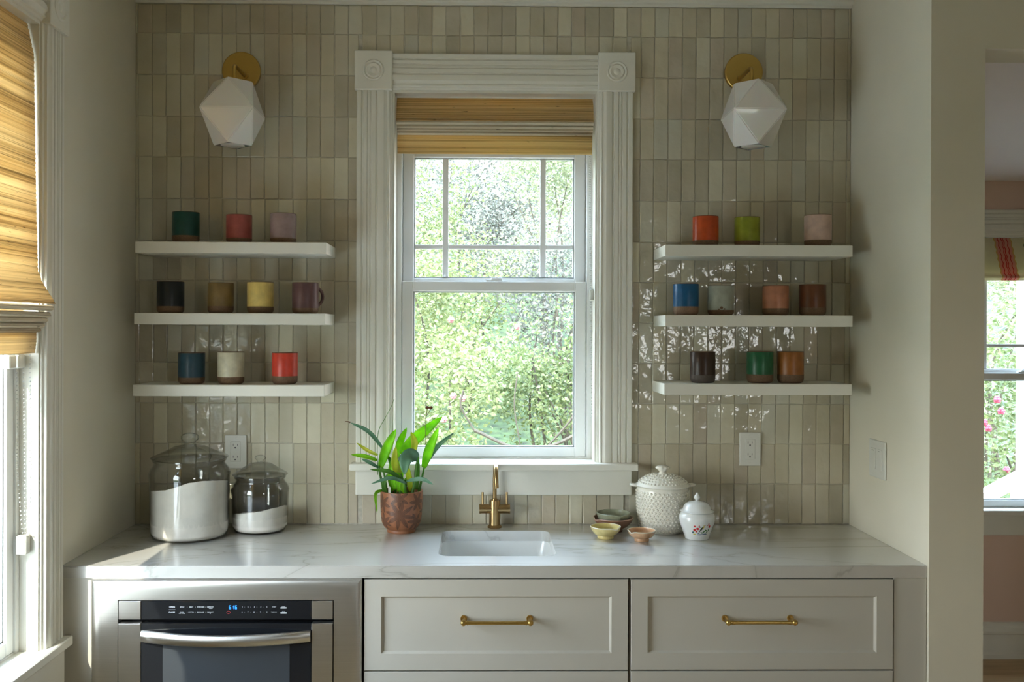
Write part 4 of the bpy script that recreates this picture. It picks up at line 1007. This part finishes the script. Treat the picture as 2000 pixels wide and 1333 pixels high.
# ------------------------------------------------------------------ outdoors
grass = simple('lawn', (.05, .08, .025), .9, var=.4, scale=6, bump=.6, bscale=20)
bm = NB()
P = [(-40, 1.6, -.8), (40, 1.6, -.8), (40, 3.5, -.6), (-40, 3.5, -.6), (40, 9, .6), (-40, 9, .6), (40, 16, 3.6), (-40, 16, 3.6), (40, 40, 9), (-40, 40, 9)]
vs = [bm.verts.new(p) for p in P]
for i in ((0, 1, 2, 3), (3, 2, 4, 5), (5, 4, 6, 7), (7, 6, 8, 9)): bm.faces.new([vs[k] for k in i])
v2 = [bm.verts.new(p) for p in ((-40, -40, -.8), (40, -40, -.8))]; bm.faces.new((v2[0], v2[1], vs[1], vs[0]))
struct(finish('garden_ground', bm, grass))
def fol(name, c1, c2, c3, tr=.35):
    k = Mt(name); co = k.obj_co(world=True); n = k.noise(co, 3.5, 3); n2 = k.noise(co, 40, 2)
    c_ = k.mix(.5, k.ramp(n, (.35, c1), (.65, c2)), k.ramp(n2, (.35, c1), (.65, c3)))
    k.set(Base_Color=c_, Roughness=.6)
    tl = k.N('BsdfTranslucent'); k.L(c_, tl.inputs[0]); mx_ = k.N('MixShader'); mx_.inputs[0].default_value = tr
    k.L(k.b.outputs[0], mx_.inputs[1]); k.L(tl.outputs[0], mx_.inputs[2]); k.L(mx_.outputs[0], k.o.inputs[0]); return k.m
FM = {'lime': fol('foliage_lime', (.075, .11, .025), (.19, .22, .075), (.36, .36, .19)), 'mid': fol('foliage_mid', (.06, .10, .03), (.16, .20, .065), (.33, .34, .17)),
      'pale': fol('foliage_pale', (.14, .18, .09), (.27, .29, .16), (.42, .41, .28)), 'dusk': fol('foliage_dusky', (.05, .05, .045), (.13, .135, .10), (.28, .27, .23))}
barkm = simple('branch_bark', (.06, .05, .035), .9, var=.2, scale=20)
pinkm = Mt('pink_petals').set(Base_Color=(.42, .07, .12), Roughness=.6).m
palem = Mt('pale_pink_petals').set(Base_Color=(.34, .14, .15), Roughness=.6).m
def shrub(name, x, y, z0, w, d, h, mat, label, n=5200, leaf=.05, flowers=0, fm=None, cat='shrub', spots=()):
    t = empty(name, (x, y, z0), label=label, cat=cat, group='garden shrubs beyond the windows')
    V, F = [], []
    # clump centres give the crown its lumps
    cl = [(random.uniform(-1, 1)*w*.42, random.uniform(-1, 1)*d*.42, h*(.12+.8*random.random()**.8), random.uniform(.16, .34)*min(w, h)) for _ in range(26)]
    for i in range(n):
        cx_, cy_, cz_, cr_ = random.choice(cl)
        v = Vector((random.gauss(0, 1), random.gauss(0, 1), random.gauss(0, 1))).normalized()*cr_*random.uniform(.55, 1.05)
        p = Vector((cx_, cy_, max(.03, cz_+v.z)))+Vector((v.x, v.y, 0))
        a_ = random.uniform(0, 2*PI); e_ = random.uniform(-.9, .9)
        u_ = Vector((math.cos(a_)*math.cos(e_), math.sin(a_)*math.cos(e_), math.sin(e_))); w_ = u_.cross(Vector((random.gauss(0, 1), random.gauss(0, 1), random.gauss(0, 1)))).normalized()
        L_ = leaf*random.uniform(.6, 1.3); b = len(V)
        V += [p, p+u_*L_*.5+w_*L_*.28, p+u_*L_, p+u_*L_*.5-w_*L_*.28]; F.append((b, b+1, b+2, b+3))
    me = bpy.data.meshes.new('foliage'); me.from_pydata([v[:] for v in V], [], F); obj('foliage', me, mat, t)['kind'] = 'stuff'
    bm = NB()
    for k in range(7):
        q0 = Vector((random.uniform(-.1, .1)*w, random.uniform(-.1, .1)*d, -.25)); q1 = q0+Vector((random.uniform(-.4, .4)*w*.8, random.uniform(-.45, .1)*d, h*random.uniform(.45, .9)))
        mid = (q0+q1)/2+Vector((random.uniform(-.15, .15)*w, 0, .1*h)); Pp = cat_rom([q0, mid, q1], 5); tube(bm, Pp, [.022*(1-.8*i/len(Pp)) for i in range(len(Pp))], 5)
    finish('branches', bm, barkm, t, 1)
    for k in range(len(spots)):
        bm = NB(); p = Vector(spots[k])
        for i in range(6):
            a_ = 2*PI*i/6; bmesh.ops.create_icosphere(bm, subdivisions=1, radius=.014, matrix=Matrix.Translation(p+Vector((.015*math.cos(a_), random.uniform(-.008, .008), .015*math.sin(a_)))))
        bmesh.ops.create_icosphere(bm, subdivisions=1, radius=.012, matrix=Matrix.Translation(p+Vector((0, -.012, 0))))
        finish('blossom', bm, fm or palem, t, 1)
shrub('flowering_shrub', -.62, 4.6, -.6, 1.35, .9, 2.35, FM['lime'], 'lime green shrub with pale pink blossoms low in the left of the sink window', 9000, .048, 0,
      spots=[(.34, -.62, 2.25), (.36, -.62, 1.67), (.43, -.62, 1.65), (.29, -.62, 1.49), (-.1, -.6, 1.9), (.05, -.6, 1.75)])
shrub('flowering_shrub', .72, 5.75, -.3, 1.5, .8, 2.4, FM['mid'], 'fresh green shrub low in the right of the sink window', 9000, .048, 0, spots=[(-.45, -.6, 1.9)])
shrub('garden_shrub', -.95, 6.7, -.1, 1.6, 1.0, 2.9, FM['lime'], 'yellow-green shrub behind the blossoming one, left of the sink window', 9000, .055)
shrub('garden_shrub', 1.05, 7.75, .1, 1.7, 1.0, 2.7, FM['dusk'], 'dusky shrub at the right edge of the lower sink window pane', 9000, .05)
shrub('garden_shrub', -.2, 8.75, .35, 1.9, .7, 2.3, FM['lime'], 'lime green shrub filling the gap in the middle of the lower sink window pane', 9000, .05)
shrub('garden_tree', -1.35, 10.2, .8, 1.9, 1.3, 3.5, FM['mid'], 'soft green tree in the upper left panes of the sink window', 11000, .06, cat='tree')
shrub('garden_tree', .95, 10.2, .8, 1.9, 1.3, 3.9, FM['pale'], 'pale yellow-green tree in the middle and right upper panes', 11000, .06, cat='tree')
shrub('garden_tree', -.05, 13, 2.0, 3.6, 1.6, 3.3, FM['dusk'], 'dark dusky tree farthest back, high in the wide upper pane', 14000, .07, cat='tree')
bm = NB()
for pts, r_ in (([(-.1, 3.88, .82), (.25, 3.84, .68), (.55, 3.82, .74), (.95, 3.86, .98)], .014), ([(.45, 3.86, .70), (.62, 3.84, .90), (.72, 3.82, 1.08)], .009), ([(-.1, 3.88, .82), (-.2, 3.86, 1.0), (-.18, 3.85, 1.12)], .008), ([(.25, 3.84, .68), (.2, 3.83, 1.0), (.22, 3.82, 1.25)], .006)):
    tube(bm, cat_rom(pts, 6), r_, 6)
tag(finish('fallen_branch', bm, barkm, None, 1), 'bare twisted branches lying against the shrubs at the window foot', 'branch')
shrub('rose_bush', 3.75, 4.0, -.6, 1.7, .9, 2.7, FM['mid'], 'green bush with bright pink blossoms outside the doorway room window', 9500, .045, 0, pinkm,
      spots=[(-.20, -.68, 1.70), (-.17, -.68, 1.62), (-.29, -.68, 1.54), (-.26, -.68, 1.50), (-.1, -.62, 1.2), (.1, -.6, 1.9)])
shrub('garden_tree', 5.3, 6.6, -.2, 1.9, 1.6, 3.6, FM['pale'], 'pale tree behind the rose bush in the doorway room window', 9000, .06, cat='tree')
# porch post and stair rail outside the side room
white_out = simple('outdoor_white_paint', (.82, .82, .80), .5, var=.01)
tag(bx('porch_post', white_out, 3.245, 3.405, 2.40, 2.56, -.8, 3.0, .004), 'thick white porch post outside the doorway room window', 'post')
rl = empty('stair_railing', (0, 0, 0), label='white sloping stair railing outside the doorway room window', cat='railing')
bm = NB(); prism(bm, [(-.035, -.045), (.035, -.045), (.035, .03), (0, .045), (-.035, .03)], (2.55, 2.2, .465), (3.9, 2.2, 1.18), (0, 1, 0), (0, 0, 1)); finish('hand_rail', bm, white_out, rl)
for i in range(12): bx('baluster', white_out, 2.62+i*.1, 2.645+i*.1, 2.19, 2.215, -.2, .465+(.08+i*.1)*.53-.02, 0, rl)
bx('bottom_rail', white_out, 2.55, 3.9, 2.17, 2.23, -.22, -.16, 0, rl)
# added, unseen pale ground beyond the left window, bouncing light up to the ceiling
stone = simple('bounce_stone', (.42, .40, .36), .8, var=.08, scale=5)
struct(bx('bounce_paving', stone, -9, -1.45, -8, 1.4, -.81, -.74))
